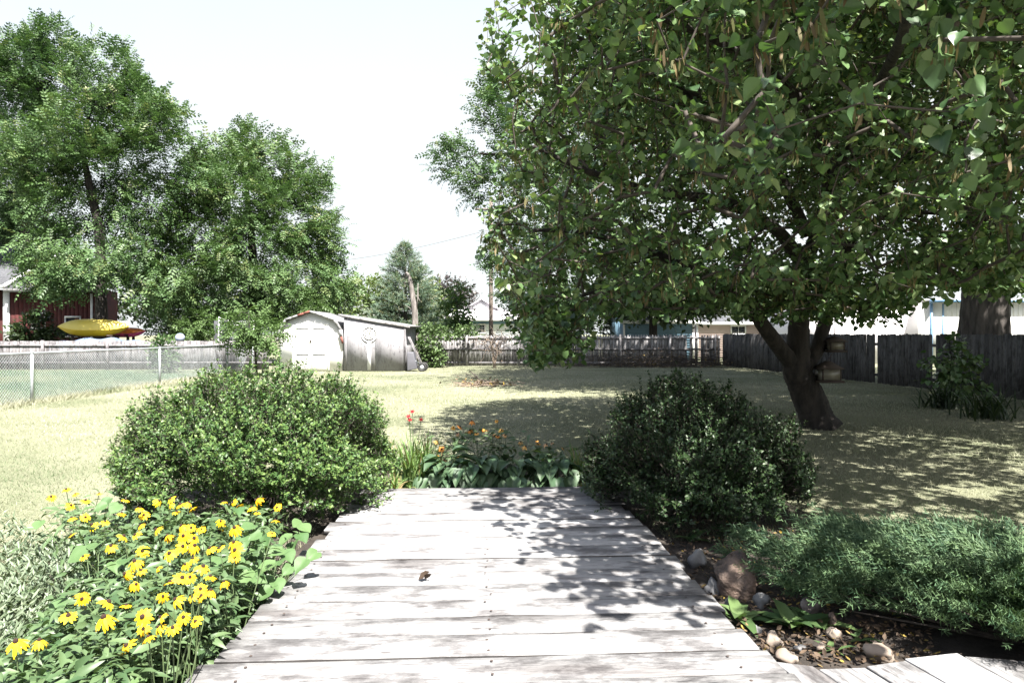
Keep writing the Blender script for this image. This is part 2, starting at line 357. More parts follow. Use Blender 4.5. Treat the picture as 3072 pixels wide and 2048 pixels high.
# grass blades: density falls with distance
def grass_patch(n, sampler, h, wd):
    P = sampler(n); k = len(P)
    a = rng.uniform(0, 2*np.pi, k); lean = rng.normal(0, .75, (k, 2))
    D = P[:, 1]; s = np.clip(D/9, .8, 2.6)
    hh = h*rng.uniform(.5, 1.25, k); ww = wd*s*rng.uniform(.6, 1.3, k)
    side = np.stack([np.cos(a), np.sin(a), np.zeros(k)], 1)
    base = np.concatenate([P, np.zeros((k, 1))], 1)
    tip = base + np.stack([lean[:, 0]*hh, lean[:, 1]*hh, hh], 1)
    V = np.stack([base - side*ww[:, None], base + side*ww[:, None], tip], 1).reshape(-1, 3)
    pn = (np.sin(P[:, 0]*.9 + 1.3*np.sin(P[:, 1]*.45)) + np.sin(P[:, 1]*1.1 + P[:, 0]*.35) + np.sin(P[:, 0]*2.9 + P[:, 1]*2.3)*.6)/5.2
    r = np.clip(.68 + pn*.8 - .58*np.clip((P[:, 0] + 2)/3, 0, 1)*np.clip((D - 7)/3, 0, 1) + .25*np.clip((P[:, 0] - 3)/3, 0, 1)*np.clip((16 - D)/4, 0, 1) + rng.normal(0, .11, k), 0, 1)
    return V, np.arange(len(V)).reshape(-1, 3), np.repeat(r, 3)
def fan_sampler(d0, d1, x0px, x1px, power=1.0, xlim=(-1e9, 1e9)):
    def f(n):
        u = rng.random(n); D = d0*(d1/d0)**u if power == 1 else d0 + (d1-d0)*u**power
        X = (rng.uniform(x0px, x1px, n) - CX)/F*D
        uu, vv = inv_deck(X, D)
        ok = ~((np.abs(uu) < 1.42) & (vv < 6.9)) & (X > xlim[0]) & (X < xlim[1])
        ok &= ~((X > -10.3) & (X < -4.6) & (D > 29.9) & (D < 33.5))
        ok &= ~((X > 1.0) & (X < 4.4) & (D < 5.4))
        return np.stack([X, D], 1)[ok]
    return f
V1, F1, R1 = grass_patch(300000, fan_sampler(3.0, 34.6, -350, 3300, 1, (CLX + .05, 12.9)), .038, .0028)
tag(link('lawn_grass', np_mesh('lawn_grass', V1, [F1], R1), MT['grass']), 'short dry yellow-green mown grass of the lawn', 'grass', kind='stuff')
V2, F2, R2 = grass_patch(60000, fan_sampler(13, 30.6, -200, 850, 1, (-40, CLX)), .06, .0048)
tag(link('neighbour_grass', np_mesh('neighbour_grass', V2, [F2], R2), MT['grass_n']), 'greener short grass beyond the chain-link fence', 'grass', kind='stuff')
# taller unmown fringe at the foot of the chain-link fence
def fringe(n):
    return np.stack([CLX + rng.normal(0, .16, n), rng.uniform(11, 29, n)], 1)
V3, F3, R3 = grass_patch(9000, fringe, .16, .004)
tag(link('fence_line_grass', np_mesh('fence_line_grass', V3, [F3], R3), MT['grass']), 'taller unmown grass along the foot of the chain-link fence', 'grass', kind='stuff')

# ------------------------------------------------------------------ boardwalk
def plank_mesh(L, wd, th, seed):
    """a board along x with worn edges: cross-section of 6 points, slightly wavy"""
    g = np.random.default_rng(seed); n = 13; xs = np.linspace(-L/2, L/2, n); V = []
    cup = g.uniform(-.002, .004)
    for i, x in enumerate(xs):
        e0, e1 = g.normal(0, .0022, 2); dz = g.normal(0, .0011)
        y0, y1 = -wd/2 + e0, wd/2 + e1; xx = x + (g.normal(0, .004) if i in (0, n-1) else 0)
        V += [(xx, y0, -th), (xx, y1, -th), (xx, y1, -.005 + dz), (xx, y1 - .005, dz), (xx, 0, dz - cup), (xx, y0 + .005, dz), (xx, y0, -.005 + dz)]
    k = 7; q = [[i*k + j, i*k + (j+1) % k, (i+1)*k + (j+1) % k, (i+1)*k + j] for i in range(n-1) for j in range(k)]
    q = [f[::-1] for f in q]
    me = np_mesh('plank', V, [np.array(q), np.arange(k)[None], ((n-1)*k + np.arange(k))[::-1][None]])
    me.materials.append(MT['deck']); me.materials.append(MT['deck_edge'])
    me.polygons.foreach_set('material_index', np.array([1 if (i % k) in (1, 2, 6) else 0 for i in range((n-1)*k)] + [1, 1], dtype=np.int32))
    return me
bw = thing('boardwalk', 'weathered grey wooden boardwalk leading from the camera to the hostas', 'boardwalk', (.085, 0, DZ), TH)
BWID, PITCH = 2.47, .232
v = .75; nails = []; i = 0
while v < 6.75:
    L = float(np.interp(v, [0, 3.0, 3.2, 6.8], [2.72, 2.72, 2.55, 2.38])) + rnd.uniform(-.04, .05); o = link('plank', plank_mesh(L, PITCH - .003 - .02*rnd.random()**1.7, .038, i), MT['deck'], bw,
             (rnd.uniform(-.02, .02) - (.04 if v < 3.1 else 0), v, rnd.uniform(-.006, .006)), (rnd.uniform(-.014, .014), 0, rnd.uniform(-.003, .003)))
    for x in (-1.13, -.02, 1.10):
        for s in (-.06, .055): nails.append((x + rnd.uniform(-.02, .02), v + s + rnd.uniform(-.01, .01)))
    v += PITCH; i += 1
a = np.linspace(0, 2*np.pi, 7)[:-1]
nv = [np.array([[x + .008*math.cos(t), y + .008*math.sin(t), .0045] for t in a] + [[x, y, .006]]) for x, y in nails]
nf = np.array([[j, (j+1) % 6, 6] for j in range(6)])
o = link('nail_heads', cat_mesh('nail_heads', [(q, [nf], 0) for q in nv]), MT['rust'], bw); o['kind'] = 'stuff'
for u in (-1.12, 0.0, 1.12):
    link('joist', np_mesh('joist', box_v(u - .02, u + .02, .7, 6.7, -.145, -.042), [BOXF]), MT['fence_b'], bw)
# fan of boards where the walk turns off to the right, beside the camera
sw = thing('side_boardwalk', 'fanned weathered boards turning right at the bottom corner', 'boardwalk', (0, 0, DZ - .012))
PV = Vector((1.34, 2.62))
far = [G(2318, 1975, DZ), G(2445, 1990, DZ), G(2590, 1985, DZ), G(2715, 1968, DZ), G(2880, 1950, DZ), G(3040, 1962, DZ), G(3230, 1990, DZ), G(3420, 1990, DZ)]
near = [(1.34, 2.30), (1.47, 2.28), (1.66, 2.24), (1.86, 2.22), (2.06, 2.2), (2.26, 2.2), (2.46, 2.2), (2.66, 2.2)]
near = [(1.39, 2.3), (1.62, 2.25), (1.85, 2.2), (2.08, 2.2), (2.32, 2.2), (2.56, 2.2), (2.8, 2.2), (3.0, 2.2)]
for k in range(7):
    f0, f1 = np.array(far[k][:2]), np.array(far[k+1][:2]); n0, n1 = np.array(near[k]), np.array(near[k+1])
    gap = .012 if k else .02
    sd_ = unit(f1 - f0)*gap/2; sn = unit(n1 - n0)*gap/2; jit = rnd.uniform(-.03, .03)
    c = (f0 + f1 + n0 + n1)/4; ang = math.atan2(*(((f0+f1)/2 - (n0+n1)/2)[::-1]))
    pts = [n0 + sn, n1 - sn, f1 - sd_ + [0, jit], f0 + sd_ + [0, jit]]
    ca, sa = math.cos(-ang), math.sin(-ang)
    lp = [((p-c)[0]*ca - (p-c)[1]*sa, (p-c)[0]*sa + (p-c)[1]*ca) for p in pts]
    vv_ = np.array([(x, y, -.038) for x, y in lp] + [(x, y, 0) for x, y in lp])
    o = link('plank', np_mesh('plank', vv_, [BOXF]), MT['deck'], sw, (c[0], c[1], rnd.uniform(-.004, .004)), (0, 0, ang))
    mo = o.modifiers.new('bevel', 'BEVEL'); mo.width = .006; mo.segments = 2

# ------------------------------------------------------------------ wooden fences
def picket_mesh(wd, th, h, style):
    c = wd*.22
    pts = {'dog': [(-wd/2, 0), (wd/2, 0), (wd/2, h - c), (wd/2 - c, h), (-wd/2 + c, h), (-wd/2, h - c)],
           'flat': [(-wd/2, 0), (wd/2, 0), (wd/2, h - .008), (wd/2 - .01, h), (-wd/2 + .01, h), (-wd/2, h)],
           'point': [(-wd/2, 0), (wd/2, 0), (wd/2, h - wd*.9), (wd*.06, h), (-wd*.06, h), (-wd/2, h - wd*.9)]}[style]
    vv, fs = poly_prism(pts, -th/2, th/2); return np_mesh('picket', vv, fs)
def fence(name, label, A, B, h, wd, gap, style, mat, post_pos, rails, rail_front, z0=.03, hv=.012, post_h=None, missing=()):
    A, B = Vector(A), Vector(B); d = (B - A); L = d.length; rz = math.atan2(d.y, d.x)
    t = thing(name, label, 'fence', (A.x, A.y, 0), rz)
    ms = [picket_mesh(wd, .018, h + rnd.uniform(-hv, hv), style) for _ in range(6)]
    x = wd/2; k = 0
    while x < L - wd/2:
        if k not in missing:
            link('picket', rnd.choice(ms), mat, t, (x + rnd.uniform(-.004, .004), rnd.uniform(-.003, .003), z0 + rnd.uniform(-.012, .012)), (0, rnd.uniform(-.008, .008), 0))
        x += wd + gap*rnd.uniform(.4, 1.6); k += 1
    s = -1 if rail_front else 1
    for z in rails:
        link('rail', np_mesh('rail', box_v(0, L, s*.030 - .019, s*.030 + .019, z - .045, z + .045), [BOXF]), mat, t)
    for p in post_pos:
        link('post', np_mesh('post', box_v(p - .05, p + .05, s*.10 - .046, s*.10 + .046, 0, (post_h or h + .03)), [BOXF]), mat, t)
    return t
fence('picket_fence', 'low pale weathered plank fence behind the chain-link fence', (-24.6, 31, 0), (-11.0, 31.3, 0), 1.27, .14, .008, 'flat', MT['fence_l'],
      [.9, 3.3, 6.2, 9.1, 11.6], (.32, 1.1), True, .04, .01, 1.34)
fence('picket_fence', 'tall grey plank fence with rails across the back of the yard', (-4.6, 34.8, 0), (10.55, 34.6, 0), 1.56, .135, .004, 'point', MT['fence_b'],
      [.15, 2.3, 4.95, 7.65, 10.1, 12.6, 14.9], (.16, .85, 1.42), True, .03, .012, 1.6, missing=(97, 99, 101))
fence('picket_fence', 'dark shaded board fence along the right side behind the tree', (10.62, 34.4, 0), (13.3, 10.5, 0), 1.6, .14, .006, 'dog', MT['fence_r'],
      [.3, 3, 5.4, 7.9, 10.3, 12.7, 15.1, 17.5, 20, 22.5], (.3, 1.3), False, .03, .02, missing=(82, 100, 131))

# ------------------------------------------------------------------ chain-link fence
cl = thing('chain_link_fence', 'low galvanised chain-link fence along the left side of the lawn', 'fence', (CLX, 0, 0))
Y0, Y1, CH = 10.2, 29.6, 1.16
p0, p1 = [], []
step = .085
for s in (1, -1):
    for y in np.arange(Y0 - CH, Y1 + CH, step):
        ya, yb, za, zb = y, y + s*CH, .04, CH + .02
        lo, hi = min(ya, yb), max(ya, yb)
        if lo < Y0 or hi > Y1: continue
        p0.append((s*.003, ya, za)); p1.append((s*.003, yb, zb))
vv, ff = frusta(np.array(p0), np.array(p1), np.full(len(p0), .0042), np.full(len(p0), .0042), 3)
o = link('wire_mesh', np_mesh('wire_mesh', vv, ff), MT['steel'], cl); o['kind'] = 'stuff'
vv, ff = ring_tube([(0, Y0, CH + .03), (0, (Y0+Y1)/2, CH + .03), (0, Y1, CH + .03)], [.022]*3, 8)
link('top_rail', np_mesh('top_rail', vv, ff, None, True), MT['steel'], cl)
for y in (10.2, 16.0, 21.8, 27.0, 29.6):
    vv, ff = ring_tube([(.05, y, 0), (.05, y, .6), (.05, y, CH + .02)], [.034]*3, 10)
    po = link('post', np_mesh('post', vv, ff, None, True), MT['steel'], cl)
    vv, ff = ring_tube([(.05, y, CH + .02), (.05, y, CH + .055), (.05, y, CH + .075)], [.04, .036, .008], 10)
    link('cap', np_mesh('cap', vv, ff, None, True), MT['steel'], po)

# ------------------------------------------------------------------ shed with lean-to
SD = 29.9; sp = SD/F
SX = lambda px: (px - CX)*sp
SZ = lambda py: EYE - (py - HY)*sp
sh = thing('garden_shed', 'white gambrel garden shed with double doors', 'shed', (0, SD, 0))
xl, xr = SX(838), SX(1028); xm = (xl + xr)/2
gam = [(xl + .05, .02), (xl, 1.35), (xl + .12, 1.8), (xl + .36, 2.2), (xm, SZ(938)), (xr - .36, 2.2), (xr - .12, 1.8), (xr, 1.3), (xr - .05, .02)]
vv, ff = poly_prism(gam, 0, 3.4); link('wall', np_mesh('wall', vv, ff), MT['white'], sh)
dr = []
for s, (x0, x1) in enumerate(((xm - .72, xm - .008), (xm + .008, xm + .72))):
    d = boxes('door', [box_v(x0, x1, -.035, -.002, .1, 1.98)], MT['white'], sh, .004); dr.append(d)
    for z in (.72, 1.86):
        boxes('hinge_shadow_strip', [box_v(x0 + .09, x1 - .09, -.05, -.036, z - .02, z + .02)], MT['shingle'], d)  # strips coloured dark to stand for their thin shadow lines
boxes('door_frame', [box_v(xm - .82, xm - .73, -.03, -.001, .05, 2.08), box_v(xm + .73, xm + .82, -.03, -.001, .05, 2.08), box_v(xm - .73, xm + .73, -.03, -.001, 2.0, 2.08)], MT['trim'], sh, .004)
vv, ff = ring_tube([(xm - .01, -.09, 1.32), (xm - .01, -.06, 1.32), (xm - .01, -.034, 1.32)], [.045, .05, .03], 10)
link('handle', np_mesh('handle', vv, ff, None, True), MT['rust'], dr[0])
edge = [(xl - .05, 1.3), (xl + .08, 1.82), (xl + .33, 2.25), (xm, SZ(938) + .06), (xr - .33, 2.25), (xr - .08, 1.82), (xr + .05, 1.22)]
thick = .05
for k in range(6):
    (xa, za), (xb, zb) = edge[k], edge[k+1]
    vv = bar_v((xa, 1.62, za), (xb, 1.62, zb), 3.56, thick)
    ro = link('roof', np_mesh('roof', vv, [BOXF]), MT['felt'], sh)
    L = math.hypot(xb - xa, zb - za); n = max(1, int(L/.24))
    for j in range(n):                                       # worn rake shingles along the front edge
        if rnd.random() < .1: continue
        ta, tb = j/n + .005, (j+1)/n - .005
        pa = (xa + (xb-xa)*ta, -.19 + rnd.uniform(-.01, .01), za + (zb-za)*ta); pb = (xa + (xb-xa)*tb, pa[1], za + (zb-za)*tb)
        link('shingle', np_mesh('shingle', bar_v(pa, pb, .05, .085), [BOXF]), MT['redshingle'] if (k in (4, 5) or (k == 2 and j > n*.35)) and rnd.random() < .85 else MT['felt'], ro)
# lean-to of plywood sheets on the right
le = thing('lean_to', 'grey weathered plywood lean-to on the right side of the shed', 'shed', (0, SD - .05, 0))
x0, x1 = xr + .07, SX(1217); zt0, zt1 = SZ(948), SZ(978)
seams = [x0, x0 + .14, x0 + 1.36, x1]
zt = lambda x: zt0 + (zt1 - zt0)*(x - x0)/(x1 - x0)
for a_, b_ in zip(seams[:-1], seams[1:]):
    vv, ff = poly_prism([(a_ + .004, .03), (b_ - .004, .03), (b_ - .004, zt(b_) - .01), (a_ + .004, zt(a_) - .01)], -.01, .006 + .002*rnd.random())
    link('plywood_panel', np_mesh('plywood_panel', vv, ff), MT['ply'], le)
vv, ff = poly_prism([(x1 - .03, .03), (x1 - .0, .03), (x1 - .0, zt(x1) - .02), (x1 - .03, zt(x1) - .02)], .012, 3.3)
link('side_wall', np_mesh('side_wall', vv, ff), MT['ply'], le)
boxes('corner_board', [box_v(x1 - .07, x1 + .01, -.034, -.013, .03, zt(x1) - .03)], MT['fence_l'], le)
link('roof', np_mesh('roof', bar_v((x0 - .25, 1.68, zt0 + .06), (x1 + .22, 1.68, zt1 + .0), 3.44, .07), [BOXF]), MT['felt'], le)
boxes('fascia', [bar_v((x0 - .1, -.062, zt0 + .0), (x1 + .2, -.062, zt1 - .055), .03, .07)], MT['fence_b'], le)
boxes('batten', [box_v(SX(1103), SX(1110) + .06, -.035, -.012, .05, 1.27)], MT['trim'], le)
# round star ornament on the plywood
wc, wz, wr = SX(1108.5), SZ(1003), .345
om = thing('barn_star_ornament', 'round white compass-star ornament fixed to the plywood wall', 'ornament', (wc, SD - .06 - .02, wz))
def ring_flat(r0, r1, y0, y1, n=40):
    t = np.linspace(0, 2*np.pi, n, endpoint=False); c, s = np.cos(t), np.sin(t)
    V = np.concatenate([np.stack([c*r, np.full(n, y), s*r], 1) for r, y in ((r0, y0), (r1, y0), (r1, y1), (r0, y1))])
    i = np.arange(n); j = (i+1) % n
    return V, [np.concatenate([np.stack([a*n + i, a*n + j, b*n + j, b*n + i], 1) for a, b in ((0, 1), (1, 2), (2, 3), (3, 0))])]
for r0, r1 in ((wr - .035, wr), (wr*.56, wr*.56 + .022)):
    vv, ff = ring_flat(r0, r1, -.02, .01); link('ring', np_mesh('ring', vv, ff), MT['white'], om)
st = []
for k in range(8):
    L = wr - .04 if k % 2 == 0 else wr*.86; a_ = k*math.pi/4; hw = .058
    d, s = np.array([math.cos(a_), 0, math.sin(a_)]), np.array([-math.sin(a_), 0, math.cos(a_)])
    c0 = np.array([0, -.03, 0])
    V = np.array([c0*1.6, d*.11 + s*hw + [0, .008, 0], d*L + [0, -.002, 0], d*.11 - s*hw + [0, .008, 0], d*.11 + [0, -.034, 0]])
    link('star_point', np_mesh('star_point', V, [np.array([[0, 4, 1], [1, 4, 2], [2, 4, 3], [3, 4, 0], [0, 1, 2], [0, 2, 3]])]), MT['white'], om)

# tipped garden cart by the shed
ct = thing('garden_cart', 'grey dump cart stood on end against the lean-to wall', 'cart', (0, 0, 0))
CD = 29.6; cp = CD/F
cX = lambda px: (px - CX)*cp
cZ = lambda py: max(.01, EYE - (py - HY)*cp)
y0, y1 = CD - .1, CD + .55
tub = np.array([(cX(1222), y0 + .06, .03), (cX(1251), y0 + .08, .12), (cX(1241), y0 + .02, cZ(1056)), (cX(1222), y0, cZ(1056)),
                (cX(1222), y1 - .06, .03), (cX(1251), y1 - .08, .12), (cX(1241), y1 - .02, cZ(1056)), (cX(1222), y1, cZ(1056))])
tb = link('tub', np_mesh('tub', tub, [BOXF]), MT['greyplastic'], ct); mo = tb.modifiers.new('b', 'BEVEL'); mo.width = .03; mo.segments = 3
for y in (y0 + .1, y1 - .14):
    boxes('handle', [bar_v((cX(1262), y, cZ(1092)), (cX(1224), y + .02, cZ(1010)), .045, .05)], MT['fence_l'], ct, .006)
boxes('axle_bracket', [bar_v((cX(1240), y0 + .2, cZ(1078)), (cX(1266), y0 + .2, cZ(1096)), .04, .05)], MT['steel'], ct)
wx, wzc = cX(1267), .195
t = np.linspace(0, 2*np.pi, 25)[:-1]
for y in (y0 - .03, y1 - .02):
    vv, ff = ring_tube([(wx + .15*math.cos(q), y, wzc + .15*math.sin(q)) for q in np.linspace(0, 2*np.pi, 26)], [.045]*26, 8)
    ty = link('wheel', np_mesh('wheel', vv, ff[:1], None, True), MT['black'], ct)
    vv, ff = ring_tube([(wx, y - .03, wzc), (wx, y, wzc), (wx, y + .03, wzc)], [.06, .115, .06], 12)
    link('rim', np_mesh('rim', vv, ff, None, True), MT['steel'], ty)
vv, ff = ring_tube([(wx, y0 - .03, wzc), (wx, y0 + .3, wzc), (wx, y1, wzc)], [.012]*3, 6)
link('axle', np_mesh('axle', vv, ff), MT['steel'], ct)

# ------------------------------------------------------------------ houses
def clapboard(x0, x1, y, z0, z1, pitch=.15, side=1):
    """lapped siding facing -y as one strip mesh"""
    V, Q = [], []; z = z0
    while z < z1 - 1e-6:
        zz = min(z + pitch, z1); b = len(V)
        V += [(x0, y - .022, z), (x1, y - .022, z), (x1, y - .004, zz), (x0, y - .004, zz), (x0, y, z), (x1, y, z)]
        Q += [[b, b+1, b+2, b+3], [b+4, b+5, b+1, b]]; z = zz
    return np.array(V, float), [np.array(Q)]
def gable_house(name, label, x0, x1, D, depth, z_eave, z_ridge, wallm, roofm, upper=None, over=.35, ridge='y', trimm='white'):
    t = thing(name, label, 'house', (0, D, 0)); xm_ = (x0 + x1)/2
    boxes('core_wall', [box_v(x0, x1, .03, depth, 0, z_eave)], MT[wallm], t)
    zs = upper[0] if upper else z_eave
    vv, ff = clapboard(x0, x1, .03, 0, zs); link('siding', np_mesh('siding', vv, ff), MT[wallm], t)
    if upper:
        vv, ff = clapboard(x0, x1, .03, zs + .002, z_eave); link('siding', np_mesh('siding', vv, ff), MT[upper[1]], t)  # upper strip in a second colour: the cottage's painted eave shadow
    if ridge == 'x':
        for s, (ya, yb) in enumerate(((-over, depth/2), (depth + over, depth/2))):
            link('roof', np_mesh('roof', bar_v(((x0+x1)/2, ya, z_eave + .02), ((x0+x1)/2, yb, z_ridge), x1 - x0 + 2*over, .08), [BOXF]), MT[roofm], t)
        vv, ff = poly_prism([(0, z_eave), (depth, z_eave), (depth/2, z_ridge - .06)], 0, .05)
        for xx in (x0, x1 - .05):
            V = np.stack([vv[:, 1] + xx, vv[:, 0], vv[:, 2]], 1); link('gable_wall', np_mesh('gable_wall', V, ff), MT[wallm], t)
        boxes('fascia', [box_v(x0 - over, x1 + over, -over - .03, -over + .0, z_eave - .16, z_eave + .03)], MT[trimm], t)
        boxes('soffit', [box_v(x0 - over, x1 + over, -over + .002, .0, z_eave - .03, z_eave - .01)], MT[trimm], t)
    else:
        vv, ff = poly_prism([(x0, z_eave), (x1, z_eave), (xm_, z_ridge - .05)], .03, depth); link('gable_wall', np_mesh('gable_wall', vv, ff), MT[wallm], t)
        for xa in (x0 - over, x1 + over):
            ze = z_eave - (z_ridge - z_eave)*over/((x1-x0)/2)
            link('roof', np_mesh('roof', bar_v((xa, depth/2, ze), (xm_, depth/2, z_ridge), depth + 2*over, .09), [BOXF]), MT[roofm], t)
            boxes('rake_trim', [bar_v((xa, -over + .28, ze - .08), (xm_, -over + .28, z_ridge - .08), .04, .14)], MT[trimm], t)
    for xx in (x0, x1):
        boxes('corner_board', [box_v(xx - .06, xx + .06, -.02, .028, 0, z_eave - .04)], MT[trimm], t)
    return t
def window(t, xc, zc, wd, h, nx=2, nz=3, trimm='white', y=-.03):
    wn = boxes('window', [box_v(xc - wd/2 - .08, xc + wd/2 + .08, y - .01, y + .05, zc - h/2 - .08, zc - h/2), box_v(xc - wd/2 - .08, xc + wd/2 + .08, y - .01, y + .05, zc + h/2, zc + h/2 + .1),
                          box_v(xc - wd/2 - .08, xc - wd/2, y - .01, y + .05, zc - h/2, zc + h/2), box_v(xc + wd/2, xc + wd/2 + .08, y - .01, y + .05, zc - h/2, zc + h/2)], MT[trimm], t)
    for i in range(nx):
        for j in range(nz):
            a0, a1 = xc - wd/2 + wd*i/nx + .015, xc - wd/2 + wd*(i+1)/nx - .015
            b0, b1 = zc - h/2 + h*j/nz + .015, zc - h/2 + h*(j+1)/nz - .015
            boxes('pane', [box_v(a0, a1, y + .02, y + .03, b0, b1)], MT['dark'], wn)
    if nx + nz > 2: boxes('muntin', [box_v(xc - wd/2 + wd*i/nx - .013, xc - wd/2 + wd*i/nx + .013, y + .005, y + .035, zc - h/2, zc + h/2) for i in range(1, nx)] +
          [box_v(xc - wd/2, xc + wd/2, y + .007, y + .033, zc - h/2 + h*j/nz - .013, zc - h/2 + h*j/nz + .013) for j in range(1, nz)], MT[trimm], wn)
    return wn
# pale blue cottage beyond the back fence, eave shadow painted as a blue band: hipped pale roof with a small front gable
HD = 55; hp = HD/F
hX = lambda px: (px - CX)*hp
hZ = lambda py: EYE - (py - HY)*hp
ho = gable_house('cottage', 'pale blue cottage with light metal roof beyond the back fence', hX(1312), hX(1556), HD, 7, hZ(957), hZ(957) + .3, 'cream', 'metalroof', (hZ(972), 'blue'), .45, 'x')
for o in [c for c in ho.children if c.name.startswith('roof') or c.name.startswith('gable_wall')]:
    bpy.data.objects.remove(o)
z0 = hZ(956)
hip = np.array([(hX(1300), -.45, z0), (hX(1570), -.45, z0), (hX(1570), 7.4, z0), (hX(1300), 7.4, z0), (hX(1395), 2.2, hZ(915)), (hX(1490), 2.2, hZ(915)), (hX(1490), 5, hZ(915)), (hX(1395), 5, hZ(915))])
link('roof', np_mesh('roof', hip, [np.array([[0, 1, 5, 4], [1, 2, 6, 5], [2, 3, 7, 6], [3, 0, 4, 7], [4, 5, 6, 7]])]), MT['metalroof'], ho)
vv, ff = poly_prism([(hX(1398), hZ(925)), (hX(1487), hZ(925)), (hX(1441), hZ(896))], 1.4, 4.5)
gr_ = link('front_gable', np_mesh('front_gable', vv, ff), MT['trim'], ho)
for a_, b_ in ((1390, 1441), (1495, 1441)):
    link('gable_roof', np_mesh('gable_roof', bar_v((hX(a_), 2.9, hZ(927)), (hX(b_), 2.9, hZ(893)), 3.4, .1), [BOXF]), MT['metalroof'], gr_)
boxes('roof_vent', [box_v(hX(1440) - .05, hX(1440) + .05, 2.5, 2.6, hZ(893), hZ(885))], MT['steel'], ho)
window(ho, hX(1446), hZ(986), .42, .62, 2, 3, 'white', -.03)
# small white gable far left of the spruce
g2 = gable_house('white_house', 'white gabled house peeking out left of the spruce', W(1072, 930, 70).x, W(1150, 930, 70).x, 70, 8, W(0, 928, 70).z, W(0, 905, 70).z, 'white', 'felt')
# dark blue garage in shade behind the fence
BD = 41; bX = lambda px: (px - CX)*BD/F; bZ = lambda py: EYE - (py - HY)*BD/F
b1 = gable_house('blue_garage', 'blue clapboard garage in shade behind the back fence', bX(1872), bX(2080), BD, 6, bZ(963), bZ(963) + 1.3, 'blue', 'shingle', None, .3, 'x')
# pink low building next to it
PD = 47; pX = lambda px: (px - CX)*PD/F; pZ = lambda py: EYE - (py - HY)*PD/F
b2 = gable_house('pink_building', 'low pale pink building right of the blue garage', pX(2092), pX(2330), PD, 7, pZ(968), pZ(968) + .45, 'pink', 'shingle', None, .3, 'x')
window(b2, pX(2215), pZ(990), .9, .5, 2, 1)
# white building behind the right fence
WD = 36; wX = lambda px: (px - CX)*WD/F; wZ = lambda py: EYE - (py - HY)*WD/F
wb = thing('white_building', 'large white building with blue corner trim behind the right fence', 'building', (0, WD, 0))
ztop = wZ(905); xc = wX(2795)
boxes('wall', [box_v(xc, wX(3500), 0, 9, 0, ztop)], MT['white'], wb)
LW = np.array([(wX(2480), 1.2, 0), (xc - .01, 1.2, 0), (xc - .01, 8, 0), (wX(2480), 8, 0)]); LW = np.concatenate([LW, LW + [0, 0, ztop + .05]])
link('side_wing', np_mesh('side_wing', LW, [BOXF]), MT['shaded_wall'], wb)
boxes('roof', [box_v(xc - .3, wX(3500), -.3, 9, ztop + .002, ztop + .14)], MT['metalroof'], wb)
boxes('gutter', [box_v(xc - .3, wX(3500), -.42, -.302, ztop - .06, ztop + .1)], MT['bluetrim'], wb)
boxes('gutter', [box_v(wX(2480), xc - .31, 1.08, 1.198, ztop - .05, ztop + .06)], MT['bluetrim'], wb)
vv, ff = ring_tube([(xc - .06, -.06, .1), (xc - .06, -.06, ztop/2), (xc - .06, -.06, ztop)], [.075]*3, 8); link('downspout', np_mesh('downspout', vv, ff), MT['bluetrim'], wb)
boxes('corner_trim', [box_v(xc + .55, xc + .63, -.03, -.002, 0, ztop - .1)], MT['bluetrim'], wb)
boxes('siding_batten', [box_v(x, x + .03, -.022, -.002, ztop - .75, ztop - .08) for x in np.arange(xc + .8, wX(3300), .25)], MT['trim'], wb)
# red barn on the left
RD = 38; rX = lambda px: (px - CX)*RD/F; rZ = lambda py: EYE - (py - HY)*RD/F
rb = thing('red_barn', 'dark red barn with white trim under the tall walnut trees', 'barn', (0, RD, 0))
boxes('core_wall', [box_v(rX(22), rX(278), .06, 2.4, 0, rZ(868))], MT['red'], rb)
x = rX(30)
while x < rX(276):
    boxes('board', [box_v(x + .006, x + .235, .02 + rnd.uniform(-.006, .006), .055, .05, rZ(872))], MT['red'], rb); x += .24
boxes('corner_board', [box_v(rX(10), rX(29), -.03, .019, 0, rZ(866))], MT['trim'], rb)
boxes('corner_board', [box_v(rX(272), rX(279), -.03, .019, 0, rZ(880))], MT['trim'], rb)
boxes('side_wall', [box_v(rX(-260), rX(9), .4, 8, 0, rZ(868))], MT['red'], rb)
link('roof', np_mesh('roof', bar_v(((rX(-260) + rX(28))/2, -.5, rZ(862)), ((rX(-260) + rX(28))/2, 5.2, rZ(862) + 2.9), rX(28) - rX(-260), .12), [BOXF]), MT['shingle'], rb)
link('roof', np_mesh('roof', bar_v(((rX(36) + rX(300))/2, -.6, rZ(872)), ((rX(36) + rX(300))/2, 2.4, rZ(862) + 1.1), rX(300) - rX(36), .12), [BOXF]), MT['shingle'], rb)
boxes('fascia', [box_v(rX(-260), rX(30), -.6, -.52, rZ(866), rZ(857))], MT['trim'], rb)
boxes('rake_trim', [bar_v((rX(33), -.55, rZ(862)), (rX(33), 5.2, rZ(862) + 2.9), .12, .22)], MT['trim'], rb)
boxes('fascia', [box_v(rX(36), rX(300), -.68, -.61, rZ(878), rZ(868))], MT['stone_grey'], rb)
window(rb, rX(115), rZ(962), .65, .75, 1, 1, 'trim', .0)
window(rb, rX(218), rZ(980), .75, 1.0, 1, 1, 'trim', .0)

